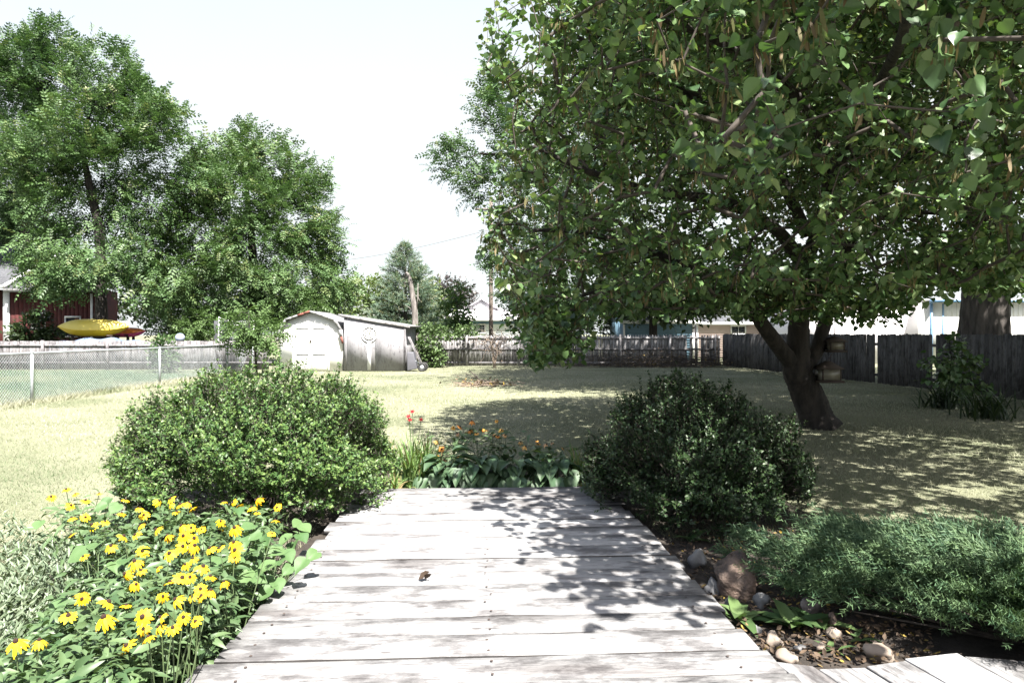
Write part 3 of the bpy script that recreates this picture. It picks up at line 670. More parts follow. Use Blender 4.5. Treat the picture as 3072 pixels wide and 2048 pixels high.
# ------------------------------------------------------------------ things beyond the left fence
def kayak(name, label, L, beam, hgt, top, bot, loc, rz, roll):
    n, k = 25, 7; V = []
    for i in range(n):
        s = -1 + 2*i/(n-1); wv = max(.012, (1 - abs(s)**2.3))*beam/2; hv = max(.02, (1 - abs(s)**3.0)); rock = .10*abs(s)**3
        V += [(s*L/2, wv*math.cos(a_), rock + hgt*.55*hv*math.sin(a_)**.8 if a_ <= math.pi else 0) for a_ in np.linspace(0, math.pi, k)]
        V += [(s*L/2, -wv*math.cos(a_), rock - hgt*.45*hv*math.sin(a_)**.6) for a_ in np.linspace(0, math.pi, k)]
    K = 2*k
    q1 = np.array([[i*K + j, i*K + j + 1, (i+1)*K + j + 1, (i+1)*K + j] for i in range(n-1) for j in range(k-1)])
    t = thing(name, label, 'kayak', loc, rz); t.rotation_euler = (roll, 0, rz)
    link('deck', np_mesh('deck', V, [q1], None, True), top, t)
    hl = link('hull', np_mesh('hull', V, [q1 + k], None, True), bot, t)
    rim = np.array([(s*L/2, sg*(max(.012, (1 - abs(s)**2.3))*beam/2 + .008), .10*abs(s)**3) for sg in (1, -1) for s in np.linspace(-1, 1, 25)])
    for half in (rim[:25], rim[25:]):
        vv, ff = ring_tube(half, [.014]*25, 5); link('seam_rim', np_mesh('seam_rim', vv, ff), bot, hl)
    return t
KD = 33.5
kc = W(281, 985, KD)
kayak('kayak', 'bright yellow kayak resting on a rack above the left fence', 3.45, .95, .86, MT['paleyellow'], MT['yellow'], kc, R(2), R(12))
kc2 = W(375, 998, KD + 1.3)
kayak('kayak', 'orange and magenta kayak half hidden behind the yellow one', 2.3, .7, .5, MT['orange'], MT['magenta'], kc2, R(-6), R(10))
rk = thing('kayak_rack', 'dark post rack holding the kayaks behind the left fence', 'rack', (0, 0, 0))
for px, D in ((228, KD), (340, KD), (392, KD + 1.3), (345, KD + 1.3)):
    x = (px - CX)/F*D; z = W(0, 1009 if D == KD else 1008, D).z
    boxes('post', [box_v(x - .05, x + .05, D - .3, D - .2, 0, z), box_v(x - .05, x + .05, D + .2, D + .3, 0, z)], MT['rust'], rk)
    boxes('crossbar', [box_v(x - .05, x + .05, D - .5, D + .5, z + .002, z + .07)], MT['rust'], rk)
# covered trailer under the rack
tr = thing('covered_boat', 'low boat under a pale blue tarp just behind the left fence', 'boat', (0, 0, 0))
xa, xb = W(160, 0, 32.4).x, W(450, 0, 32.4).x; zt_ = W(0, 1014, 32.4).z
vv, ff = [], []
nx = 30; prof = []
for i in range(nx):
    s = i/(nx-1); prof.append((xa + (xb-xa)*s, zt_ - .22*abs(2*s-1)**2 + .05*math.sin(s*23)))
V, Q = [], []
for x, z in prof: V += [(x, 31.7, .45), (x, 31.8, z - .12), (x, 32.4, z), (x, 33.0, z - .1), (x, 33.1, .45)]
for i in range(nx-1):
    for j in range(4): Q.append([i*5+j, (i+1)*5+j, (i+1)*5+j+1, i*5+j+1])
link('tarp', np_mesh('tarp', V, [np.array(Q)], None, True), MT['tarp'], tr)
boxes('trailer_frame', [box_v(xa + .3, xb - .3, 31.95, 32.05, .35, .45), box_v(xa + .3, xb - .3, 32.85, 32.95, .35, .45)], MT['rust'], tr)
for x in (xa + .8, (xa+xb)/2, xb - .8):
    boxes('support', [box_v(x - .05, x + .05, 32.3, 32.4, 0, .44), box_v(x - .04, x + .04, 32.0, 32.9, .452, .5)], MT['rust'], tr)
# ball on a stand: large blue and white ball
bp_ = W(540, 1013, 32.3)
V, Q = [], []
for i in range(9):
    th = math.pi*i/8
    for j in range(16): V.append((.22*math.sin(th)*math.cos(j*math.pi/8), .22*math.sin(th)*math.sin(j*math.pi/8), .22*math.cos(th)))
for i in range(8):
    for j in range(16): Q.append([i*16+j, (i+1)*16+j, (i+1)*16+(j+1) % 16, i*16+(j+1) % 16])
gz = thing('gazing_ball', 'pale blue ball showing just above the left fence', 'ball', (bp_.x, bp_.y, 0))
link('globe', np_mesh('globe', V, [np.array(Q)], None, True), MT['ball'], gz, (0, 0, bp_.z))
vv, ff = ring_tube([(0, 0, 0), (0, 0, .1), (0, 0, bp_.z - .3), (0, 0, bp_.z - .2)], [.18, .06, .05, .12], 10); link('pedestal', np_mesh('pedestal', vv, ff), MT['stone_grey'], gz)
# net posts
nt_ = thing('net_frame', 'pale pole frame with sagging cords beside the walnut saplings', 'frame', (0, 0, 0))
ND = 33
for a_, b_ in (((655, 1020), (657, 950)), ((760, 1010), (762, 960))):
    p, q = W(*a_, ND), W(*b_, ND); vv, ff = ring_tube([(q.x, q.y, 0), (p.x, p.y, p.z), q], [.03, .028, .025], 6); link('post', np_mesh('post', vv, ff), MT['trim'], nt_)
for za, zb, sag in ((952, 962, 8), (968, 972, 5), (996, 999, 2)):
    p, q = np.array(W(656, za, ND)), np.array(W(761, zb, ND)); pts = [p + (q-p)*s - np.array([0, 0, sag/F*ND*4*s*(1-s)]) for s in np.linspace(0, 1, 9)]
    vv, ff = ring_tube(pts, [.014]*9, 5); link('cord', np_mesh('cord', vv, ff), MT['trim'], nt_)
boxes('backboard', [box_v(W(655, 0, ND + 1).x, W(760, 0, ND + 1).x, ND + .5, ND + .56, 0, W(0, 962, ND + 1).z)], MT['shingle'], nt_)

# ------------------------------------------------------------------ utility pole and wire
UD = 47; up_ = W(1473, 1000, UD)
ut = thing('utility_pole', 'dark wooden utility pole beyond the back fence', 'utility pole', (up_.x, UD, 0))
vv, ff = ring_tube([(0, 0, 0), (0, 0, 4), (0, 0, 8), (0, 0, 11)], [.15, .14, .125, .115], 12); link('shaft', np_mesh('shaft', vv, ff, None, True), MT['pole'], ut)
boxes('crossarm', [box_v(-1.1, 1.1, -.2, -.12, 10.1, 10.22)], MT['pole'], ut)
for x in (-1, -.4, .4, 1):
    vv, ff = ring_tube([(x, -.16, 10.22), (x, -.16, 10.3), (x, -.16, 10.38)], [.03, .045, .02], 8); link('insulator', np_mesh('insulator', vv, ff), MT['felt'], ut)
pts = [W(px, py, D) for px, py, D in ((560, 818, 44), (800, 806, 45), (1060, 777, 46), (1250, 743, 46.5), (1440, 697, 47), (1475, 688, 47.1))]
vv, ff = ring_tube(spline(pts, 40), [.013]*40, 5); tag(link('power_line', np_mesh('power_line', vv, ff), MT['rust']), 'thin overhead wire crossing the sky above the spruce', 'wire')

# ------------------------------------------------------------------ plants: growing tools
def grow(nodes, parent, targets, seg=.35, droop=0.0, wob=.12, bias=0.0):
    """attach every target to its nearest node by a chain of short segments"""
    N = [np.array(p, float) for p in nodes]; P = list(parent); tips = []
    arr = np.zeros((len(N) + 40*len(targets), 3)); arr[:len(N)] = N; cnt = len(N)
    origin = arr[0].copy(); targets = np.asarray(targets, float)
    d0 = np.min(np.linalg.norm(targets[:, None] - arr[None, :cnt], axis=2), axis=1) if len(targets)*cnt < 4e6 else np.linalg.norm(targets - arr[cnt-1], axis=1)
    for t in targets[np.argsort(d0)]:
        dv = arr[:cnt] - t; dist = np.sqrt((dv**2).sum(1)) + bias*np.maximum(0, dv[:, 2])
        j = int(np.argmin(dist)); a = arr[j].copy(); L = np.linalg.norm(t - a); k = max(1, min(30, int(L/seg)))
        prev = j
        for i in range(1, k + 1):
            s = i/k; p = a + (t - a)*s + (rng.normal(0, wob*seg, 3) if i < k else 0)
            p[2] += droop*L*math.sin(math.pi*s)
            arr[cnt] = p; P.append(prev); prev = cnt; cnt += 1
        tips.append(prev)
    return arr[:cnt], np.array(P), np.array(tips)
def radii(parent, n, tips, r_tip, expo=2.3, rmax=1e9):
    acc = np.zeros(n); acc[tips] = r_tip**expo
    for i in range(n - 1, 0, -1):
        if acc[i] == 0: acc[i] = r_tip**expo
        if parent[i] >= 0: acc[parent[i]] += acc[i]
    return np.minimum(acc**(1/expo), rmax)
def skeleton_mesh(name, P, par, r, skip=0, k=5):
    i = np.arange(max(1, skip), len(P)); i = i[par[i] >= 0]
    r0 = np.minimum(r[par[i]], r[i]*1.35)
    vv, ff = frusta(P[par[i]], P[i], r0, r[i], k); return np_mesh(name, vv, ff, None, True)

# leaf templates: x along the leaf, y across, z up
def heart_leaf(fold=.12, curl=.15):
    o = [(0, 0), (-.10, .16), (-.06, .36), (.14, .50), (.42, .47), (.72, .26), (1, 0)]
    V = [(x, 0, -curl*x*x) for x in (0, .33, .66, 1.0)]
    for s in (1, -1): V += [(x, s*y, fold*y - curl*x*x) for x, y in o[1:-1]]
    m = [0, 1, 2, 3]; f3 = []; f4 = []
    for s, b in ((1, 4), (-1, 9)):
        fs = [[0, b+1, b], [0, 1, b+2, b+1], [1, b+3, b+2], [1, 2, b+4, b+3], [2, 3, b+4]]
        for f in fs: (f3 if len(f) == 3 else f4).append(f if s < 0 else f[::-1])
    return np.array(V), [np.array(f3), np.array(f4)]
def lance_leaf(wd=.28, curl=.25, fold=.06):
    V = [(0, 0, 0), (.35, wd/2, fold - curl*.12), (.7, wd*.36, fold - curl*.49), (1, 0, -curl), (.7, -wd*.36, fold - curl*.49), (.35, -wd/2, fold - curl*.12), (.4, 0, -curl*.16), (.72, 0, -curl*.5)]
    return np.array(V), [np.array([[0, 6, 1], [0, 5, 6], [7, 3, 2], [7, 4, 3]]), np.array([[6, 7, 2, 1], [6, 5, 4, 7]])]
HEART6 = (np.array([(0, 0, 0), (.04, .42, .06), (.55, .41, .0), (1, 0, -.14), (.04, -.42, .06), (.55, -.41, .0)]), [np.array([[0, 3, 2, 1], [0, 4, 5, 3]])])
QUAD = (np.array([(0, 0, 0), (.45, .30, .05), (1, 0, -.08), (.45, -.30, .05)]), [np.array([[0, 1, 2], [0, 2, 3]])])
POD = (np.array([(0, 0, 0), (.45, .10, .01), (1, 0, 0), (.55, -.10, .01)]), [np.array([[0, 1, 2, 3]])])
def compound_leaf(pairs=4, droop=.38):
    V, Q = [], []
    def leaflet(b, d, L, wd):
        d = d/np.linalg.norm(d); s = np.cross(d, [0, 0, 1.]); s /= np.linalg.norm(s); o = len(V)
        V.extend([b, b + d*L*.42 + s*wd + [0, 0, .012], b + d*L + [0, 0, -.05*L], b + d*L*.42 - s*wd + [0, 0, .012]]); Q.append([o, o+1, o+2, o+3])
    R_ = lambda t: np.array([t, 0, -droop*t**2.2*.8 + .12*t])
    for i in range(pairs):
        t = .18 + .72*i/(pairs-1); L = .31*(1 - .25*abs(t - .55)/.5)
        for s in (1, -1): leaflet(R_(t), np.array([.55, s*1.0, -.22]), L, .07)
    leaflet(R_(.95), np.array([1., 0, -.5]), .24, .055)
    o = len(V); V.extend([np.array([0, .006, 0]), np.array([0, -.006, 0]), R_(.95)]); 
    return np.array(V), [np.array(Q), np.array([[o, o+1, o+2]])]
COMP = compound_leaf()

def lobe_points(lobes, D, n, shell=.55):
    """lobes: (px, py, rx px, ry px, depth offset m, depth radius m); points spread through the ellipsoids"""
    lobes = [(*l, *( (0, None)[len(l)-4:] )) if len(l) < 6 else l for l in lobes]
    ar = np.array([l[2]*l[3] for l in lobes]); cnt = np.maximum(2, (n*ar/ar.sum()).astype(int)); out = []
    for (px, py, rx, ry, dd, dr), c in zip(lobes, cnt):
        Dl = D + dd; cen = np.array(W(px, py, Dl)); m = Dl/F
        rr = np.array([rx*m, dr if dr else (rx + ry)/2*m, ry*m])
        q = unit(rng.normal(size=(c, 3)))*((shell + (1 - shell)*rng.random(c))**.7)[:, None]
        out.append(cen + q*rr)
    return np.concatenate(out)
def broad_tree(name, label, trunk, lobes, D, ntip, nleaf, mat, leaf=COMP, size=.5, trunk_r=.3, barkm='bark', cat='tree', group=None, spread=.28, up=.25, r_tip=.006, seg=.5, base=None, thin=1.0, droop=0.0, outw=.9):
    """trunk: rows of (px, py, D, r) from the ground upward"""
    tp = [np.array([*W(a, b, d), r]) for a, b, d, r in trunk]; tp[0][2] = 0
    root = thing(name, label, cat, tuple(tp[0][:3]), 0, group); org = tp[0][:3].copy()
    S = spline(tp, 10*len(tp)); S[:, 3] = np.maximum(S[:, 3], .01)
    vv, ff = ring_tube(S[:, :3] - org, S[:, 3], 54 if trunk_r >= .5 else 12, .03 if trunk_r >= .5 else .05, 3, .055 if trunk_r >= .5 else .04); link('trunk', np_mesh('trunk', vv, ff, None, True), MT[barkm], root)
    T = lobe_points(lobes, D, ntip); s0 = len(S)//4
    nodes = S[s0:, :3]; par = [-1] + list(range(len(nodes) - 1))
    P, par, tips = grow(nodes, par, T, seg, droop)
    r = radii(par, len(P), tips, r_tip); rt = S[s0:, 3]; r[:len(rt)] = rt; r[len(rt):] = np.minimum(r[len(rt):], .5*trunk_r)
    link('branches', skeleton_mesh('branches', P - org, par, r, len(nodes)), MT[barkm], root)['kind'] = 'stuff'
    tip = P[tips]; cen = T.mean(0)
    n = len(tip)*nleaf; b = np.repeat(tip, nleaf, 0)
    outd = unit(b - cen*[1, 1, 1] + [0, 0, -.3])
    d = unit(unit(rng.normal(size=(n, 3)))*1.0 + outd*outw + [0, 0, up]); pos = b + rng.normal(0, spread, (n, 3))*[1, 1, .8]
    nrm = unit(np.array([0, 0, 1.]) + rng.normal(0, .4, (n, 3)))
    rr = np.clip(np.repeat(rng.normal(.45, .18, len(tip)), nleaf) + rng.normal(0, .17, n), 0, .999)
    me = scatter('foliage', leaf[0], leaf[1], pos - org, frames(d, nrm), size*rng.uniform(.65, 1.2, n), rr)
    o = link('crown', me, MT[mat], root); o['kind'] = 'stuff'
    return root

# ------------------------------------------------------------------ tall trees on the left
broad_tree('walnut_tree', 'tall walnut tree with bare dark trunk beside the red barn',
    [(303, 1060, 33.6, .34), (303, 900, 33.6, .27), (298, 700, 33.6, .22), (270, 560, 33.5, .17), (250, 420, 33.3, .1), (300, 250, 33, .04)],
    [(300, 240, 95, 110, 0), (390, 330, 75, 95, 0), (470, 390, 75, 95, -.5), (250, 400, 110, 110, -.8), (330, 500, 130, 100, .6), (130, 470, 110, 90, -.5),
     (440, 620, 110, 80, .6), (210, 620, 120, 80, 0), (150, 760, 110, 60, -1.2), (260, 800, 110, 60, -1), (420, 760, 110, 90, .5), (560, 560, 60, 50, .4), (170, 830, 70, 50, -1.6), (480, 850, 110, 80, .5)],
    33.6, 700, 15, 'walnut', size=.62, trunk_r=.2, group='walnut trees left of the shed')
broad_tree('walnut_tree', 'tallest walnut crown at the upper left edge of the view',
    [(60, 1060, 40, .36), (70, 800, 40, .3), (90, 500, 40, .2), (110, 300, 40, .1), (125, 160, 40, .04)],
    [(140, 130, 60, 70, 0), (60, 190, 85, 95, 0), (145, 260, 70, 110, 0), (30, 330, 110, 130, 0), (150, 400, 60, 90, .5), (50, 500, 110, 90, 0), (-60, 260, 90, 150, 0), (-60, 600, 120, 120, 0), (60, 620, 90, 60, .5)],
    40, 480, 15, 'walnut', size=.66, trunk_r=.22, group='walnut trees left of the shed')
broad_tree('walnut_tree', 'dense bushy walnut tree behind the white shed',
    [(760, 1060, 37, .33), (765, 900, 37, .28), (755, 720, 37, .2), (740, 560, 37, .12), (750, 440, 37, .05)],
    [(740, 440, 40, 60, 0), (640, 460, 70, 70, 0), (800, 500, 90, 80, -.5), (600, 560, 100, 90, -.5), (900, 560, 60, 80, 0), (720, 600, 130, 100, -1), (860, 660, 110, 100, -1), (620, 700, 130, 100, -.8),
     (950, 720, 70, 100, -.3), (770, 760, 150, 100, -1.6), (980, 830, 70, 90, 0), (880, 860, 140, 80, -1.8), (680, 860, 130, 90, -1.2), (1010, 890, 45, 60, 0), (780, 930, 130, 50, -1), (950, 560, 25, 60, .2), (560, 930, 120, 70, -.4)],
    37, 880, 15, 'walnut', size=.62, trunk_r=.2, group='walnut trees left of the shed')
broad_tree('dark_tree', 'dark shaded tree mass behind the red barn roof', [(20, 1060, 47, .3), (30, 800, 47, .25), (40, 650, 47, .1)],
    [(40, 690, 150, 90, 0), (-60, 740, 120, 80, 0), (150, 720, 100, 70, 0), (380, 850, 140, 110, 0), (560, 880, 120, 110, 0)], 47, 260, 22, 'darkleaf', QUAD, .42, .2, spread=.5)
broad_tree('sapling', 'young walnut sapling with drooping leaves left of the shed', [(770, 1150, 26.5, .05), (765, 1050, 26.5, .04), (750, 980, 26.5, .02), (745, 940, 26.5, .012)],
    [(745, 955, 50, 26, 0), (715, 1000, 55, 34, -.2), (800, 1010, 55, 34, 0)], 26.5, 80, 7, 'sapling', size=.5, trunk_r=.04, cat='sapling', spread=.1, seg=.25)
broad_tree('shrub', 'small leafy shrub growing through the chain-link fence', [(490, 1125, 28.5, .03), (488, 1080, 28.5, .02), (490, 1040, 28.5, .012)],
    [(490, 1040, 36, 30, 0), (500, 1080, 38, 28, 0), (470, 1060, 26, 24, 0)], 28.5, 60, 16, 'walnut', QUAD, .17, .02, cat='shrub', spread=.1, seg=.2)
broad_tree('shrub', 'dark leafy shrub in front of the red barn windows', [(90, 1060, 35.5, .05), (88, 1000, 35.5, .03), (95, 965, 35.5, .015)],
    [(60, 995, 40, 22, 0), (120, 975, 40, 35, 0), (160, 1000, 30, 25, 0), (90, 1010, 60, 20, -.3)], 35.5, 90, 18, 'darkleaf', QUAD, .26, .03, cat='shrub', spread=.14, seg=.25)
for lab, px, py, rx, ry, D in (('bushy green undergrowth right of the sapling behind the shed roof', 900, 925, 90, 45, 34.5), ('leafy undergrowth between walnut trees beside the net frame', 600, 980, 60, 50, 34.5)):
    broad_tree('shrub', lab, [(px, 1060, D, .05), (px, 1000, D, .04), (px + 4, py, D, .02)], [(px, py, rx, ry, 0), (px - rx*.5, py + ry*.5, rx*.6, ry*.6, -.3)], D, 110, 9, 'sapling', COMP, .5, .04, cat='shrub', spread=.12, seg=.3)

# ------------------------------------------------------------------ middle background
def spruce(name, label, px, D, y_top, y_bot, wpx, mat, nw=30):
    b = W(px, 1000, D); H = W(px, y_top, D).z; root = thing(name, label, 'tree', (b.x, D, 0)); wr_ = wpx/F*D/2
    vv, ff = ring_tube([(0, 0, 0), (.02, 0, H*.5), (0, 0, H)], [.22, .12, .015], 10); link('trunk', np_mesh('trunk', vv, ff, None, True), MT['bark2'], root)
    p0, p1, r0, pos, dr, sz = [], [], [], [], [], []
    for i in range(nw):
        t = i/(nw-1); z = H*(.08 + .9*t); L = wr_*(1 - t)**.8*1.0 + .12
        for k in range(9):
            a = rng.uniform(0, 6.28); Lk = L*rng.uniform(.55, 1.2); d = np.array([math.cos(a), math.sin(a), .10 + .35*t]); e = np.array([0, 0, z]) + d*Lk
            p0.append((0, 0, z)); p1.append(e); r0.append(.02*(1 - t) + .006)
            for s in np.linspace(.3, 1, max(4, int(Lk/.13))):
                for q in range(4):
                    pos.append(np.array([0, 0, z]) + d*Lk*s + rng.normal(0, .06, 3)); dr.append(unit(d + rng.normal(0, .55, 3) + [0, 0, .25])); sz.append(rng.uniform(.16, .32)*(.7 + .5*(1-t)))
    p0, p1, r0 = np.array(p0), np.array(p1), np.array(r0); vv, ff = frusta(p0, p1, r0, r0*.4, 4); link('branches', np_mesh('branches', vv, ff), MT['bark2'], root)
    tv, tq = [], []
    for j in range(9):
        a = j*2.4; s = .12 + .1*j; b0 = np.array([s*.8, 0, 0]); d = np.array([.6, math.cos(a)*.55, math.sin(a)*.55]); o = len(tv)
        sd2 = np.cross(d, [.3, .2, 1.]); sd2 = sd2/np.linalg.norm(sd2)*.045
        tv += [b0 - sd2, b0 + sd2, b0 + d*.38]; tq.append([o, o+1, o+2])
    n = len(pos); rr = np.clip(rng.normal(.45, .22, n), 0, .999)
    me = scatter('crown', np.array(tv), [np.array(tq)], np.array(pos), frames(np.array(dr), unit(rng.normal(size=(n, 3)) + [0, 0, 1])), np.array(sz)*1.7, rr)
    o = link('crown', me, MT[mat], root); o['kind'] = 'stuff'
spruce('spruce_tree', 'blue-green spruce behind the dead trunk', 1216, 47, 728, 1010, 290, 'spruce')
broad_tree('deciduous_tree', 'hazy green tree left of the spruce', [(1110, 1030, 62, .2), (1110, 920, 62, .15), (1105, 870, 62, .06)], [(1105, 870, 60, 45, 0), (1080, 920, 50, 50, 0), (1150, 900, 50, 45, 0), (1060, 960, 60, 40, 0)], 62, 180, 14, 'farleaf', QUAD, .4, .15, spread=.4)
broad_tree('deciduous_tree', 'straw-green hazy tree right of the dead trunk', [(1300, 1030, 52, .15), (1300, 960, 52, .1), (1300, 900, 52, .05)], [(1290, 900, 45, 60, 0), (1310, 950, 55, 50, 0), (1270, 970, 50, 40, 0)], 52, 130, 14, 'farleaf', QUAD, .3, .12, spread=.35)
broad_tree('plum_tree', 'purple-leaved tree beyond the back fence', [(1350, 1030, 58, .15), (1350, 940, 58, .12), (1350, 890, 58, .05)], [(1345, 880, 45, 40, 0), (1390, 900, 35, 35, 0), (1325, 910, 30, 30, 0)], 58, 120, 16, 'plum', QUAD, .36, .12, spread=.35)
broad_tree('deciduous_tree', 'small green tree in front of the pale cottage', [(1372, 1030, 44, .12), (1372, 960, 44, .09), (1370, 900, 44, .04)], [(1370, 890, 30, 35, 0), (1365, 940, 45, 45, 0), (1385, 975, 40, 35, 0)], 44, 130, 16, 'privet', QUAD, .24, .1, spread=.25)
# dead trunk
dt = [W(1246, 1010, 40), W(1245, 950, 40), W(1238, 890, 40), W(1232, 850, 40), W(1226, 828, 40), W(1219, 817, 40)]
dt[0].z = 0; t = thing('dead_tree', 'bare broken dead tree trunk standing before the spruce', 'dead tree', (dt[0].x, 40, 0))
S = spline([(*p, r) for p, r in zip(dt, (.19, .17, .145, .13, .11, .07))], 34); vv, ff = ring_tube(S[:, :3] - np.array([dt[0].x, 40, 0]), S[:, 3], 12, .07, 4, .05)
link('trunk', np_mesh('trunk', vv, ff, None, True), MT['deadwood'], t)
for a_, b_, r_ in (((1250, 930), (1254, 850), .05), ((1241, 880), (1262, 905), .03), ((1236, 930), (1215, 915), .025)):
    p, q = np.array(W(*a_, 40)) - [dt[0].x, 40, 0], np.array(W(*b_, 39.8)) - [dt[0].x, 40, 0]; vv, ff = ring_tube([p, (p+q)/2 + [.03, 0, .02], q], [r_, r_*.8, r_*.4], 7); link('stub', np_mesh('stub', vv, ff), MT['deadwood'], t)
broad_tree('vine_thicket', 'tangle of climbing vines between shed and back fence', [(1300, 1105, 33.4, .04), (1298, 1040, 33.4, .03), (1296, 1000, 33.4, .015)],
    [(1290, 1030, 45, 40, 0), (1300, 1075, 42, 35, -.2), (1340, 1000, 45, 18, 0), (1275, 995, 40, 20, .2), (1395, 995, 40, 12, .6)], 33.4, 150, 18, 'vine', QUAD, .17, .03, cat='vines', spread=.12, seg=.25, outw=.5)
# twiggy little tree at the back fence
def twiggy(name, label, px, py, D, H, spread, n, mat, leafmat=None, nl=0):
    b = W(px, 1000, D); root = thing(name, label, 'small tree', (b.x, D, 0)); pts = []; par = []
    for s in range(5):
        a = rng.uniform(0, 6.28); off = np.array([math.cos(a), math.sin(a), 0]); prev = -1
        for k in range(8):
            t = k/7; pts.append(off*(.05 + spread*.5*t*t) + [rng.normal(0, .015), rng.normal(0, .015), H*.75*t]); par.append(prev); prev = len(pts) - 1
    T = np.array([0, 0, H*.68]) + rng.normal(size=(n, 3))*[spread*.55, spread*.5, H*.17]
    P, par, tips = grow(pts, par, T, .12, 0, .25); r = radii(par, len(P), tips, .0045); r = np.minimum(r, .025)
    link('stems', skeleton_mesh('stems', P, np.array(par), r, 1, 4), MT[mat], root)
    if nl:
        bpos = np.repeat(P[tips], nl, 0); m = len(bpos)
        me = scatter('leaves', QUAD[0], QUAD[1], bpos + rng.normal(0, .05, (m, 3)), frames(unit(rng.normal(size=(m, 3))), unit(rng.normal(size=(m, 3)) + [0, 0, 1])), rng.uniform(.05, .1, m), rng.random(m)*.9)
        o = link('leaves', me, MT[leafmat], root); o['kind'] = 'stuff'
twiggy('twiggy_shrub', 'bare twiggy multi-stemmed shrub before the back fence', 1482, 1100, 32.6, 1.75, .75, 260, 'paletwig', 'plum', 3)
# fallen branches on the lawn
def brush(name, label, c, rx, ry, h, n, mat, nleaf=0, big=()):
    root = thing(name, label, 'brush pile', c); p = rng.normal(size=(n, 3))*[rx*.45, ry*.45, 0]; p[:, 2] = np.abs(rng.normal(0, h*.4, n)) + .015
    a = rng.normal(0, .7, n) + np.where(rng.random(n) < .5, 0, np.pi); L = rng.uniform(.15, .55, n)*rx
    d = np.stack([np.cos(a), np.sin(a)*.6, rng.normal(0, .14, n)], 1); q = p + d*L[:, None]; q[:, 2] = np.maximum(q[:, 2], .01)
    vv, ff = frusta(p, q, rng.uniform(.006, .016, n), np.full(n, .003), 4); o = link('sticks', np_mesh('sticks', vv, ff), MT[mat], root); o['kind'] = 'stuff'
    for pts in big:
        vv, ff = ring_tube(spline(pts, 14), np.linspace(.028, .008, 14), 6, .1, 2); link('stick', np_mesh('stick', vv, ff, None, True), MT['twig'], root)
    if nleaf:
        m = nleaf; pos = rng.normal(size=(m, 3))*[rx*.42, ry*.42, 0]; pos[:, 2] = np.abs(rng.normal(0, h*.45, m)) + .02
        me = scatter('dead_leaves', QUAD[0], QUAD[1], pos, frames(unit(rng.normal(size=(m, 3))), unit(rng.normal(size=(m, 3)) + [0, 0, 1])), rng.uniform(.06, .12, m), rng.random(m)*.8)
        o = link('dead_leaves', me, MT['dryleaf'], root); o['kind'] = 'stuff'
bc = G(1442, 1158); brush('brush_pile', 'fallen branch and brown leaves lying on the sunny lawn', bc, 1.0, .7, .18, 90, 'paletwig', 260,
    [[(.75, 0, .05), (.35, .1, .12), (-.2, .1, .26), (-.5, .05, .42)], [(-.1, .1, .26), (-.4, .3, .5)]])
bc = G(2010, 1102); brush('brush_pile', 'dark heap of cut branches against the back fence corner', (bc.x, 33.6, 0), 5.2, 1.2, .75, 420, 'twig', 900)
# background crowns behind the back fence
broad_tree('walnut_tree', 'tall tree behind the back fence reaching out left of the redbud', [(1700, 1100, 39, .35), (1690, 850, 39, .3), (1640, 600, 38.5, .2), (1560, 480, 38, .12), (1440, 460, 37.5, .05)],
    [(1340, 470, 42, 50, -1), (1380, 440, 40, 40, -1), (1400, 520, 60, 50, -1), (1460, 560, 70, 60, -.5), (1490, 350, 70, 80, -.5), (1500, 250, 60, 60, 0), (1580, 450, 110, 130, 0), (1640, 620, 130, 110, 0), (1560, 760, 110, 90, 0), (1750, 420, 140, 160, .5), (1800, 700, 120, 120, .5), (1620, 880, 120, 70, .3)],
    38.5, 520, 11, 'walnut', size=.66, trunk_r=.25)
broad_tree('dark_tree', 'dark drooping evergreen above the blue garage', [(1960, 1100, 38, .25), (1960, 900, 38, .2), (1965, 700, 38, .1)],
    [(1960, 800, 150, 90, 0), (2060, 880, 110, 70, -.3), (1880, 880, 80, 60, -.3), (2140, 880, 60, 70, -.3), (1980, 920, 130, 40, -.5)], 38, 330, 24, 'darkleaf', QUAD, .34, .2, spread=.35)
broad_tree('deciduous_tree', 'pale green tree showing under the redbud limb', [(2270, 1100, 52, .2), (2270, 960, 52, .15), (2270, 900, 52, .06)], [(2260, 890, 70, 60, 0), (2330, 920, 60, 50, 0), (2210, 930, 50, 40, 0)], 52, 140, 12, 'farleaf', QUAD, .35, .15, spread=.35)
broad_tree('hedge', 'ragged green hedge behind the back fence left of the blue garage', [(1690, 1060, 46, .12), (1690, 1000, 46, .1), (1690, 950, 46, .04)], [(1600, 970, 60, 40, 0), (1690, 950, 80, 55, 0), (1790, 955, 80, 50, 0), (1560, 930, 40, 50, 0)], 46, 200, 16, 'darkleaf', QUAD, .32, .1, cat='hedge', spread=.35)
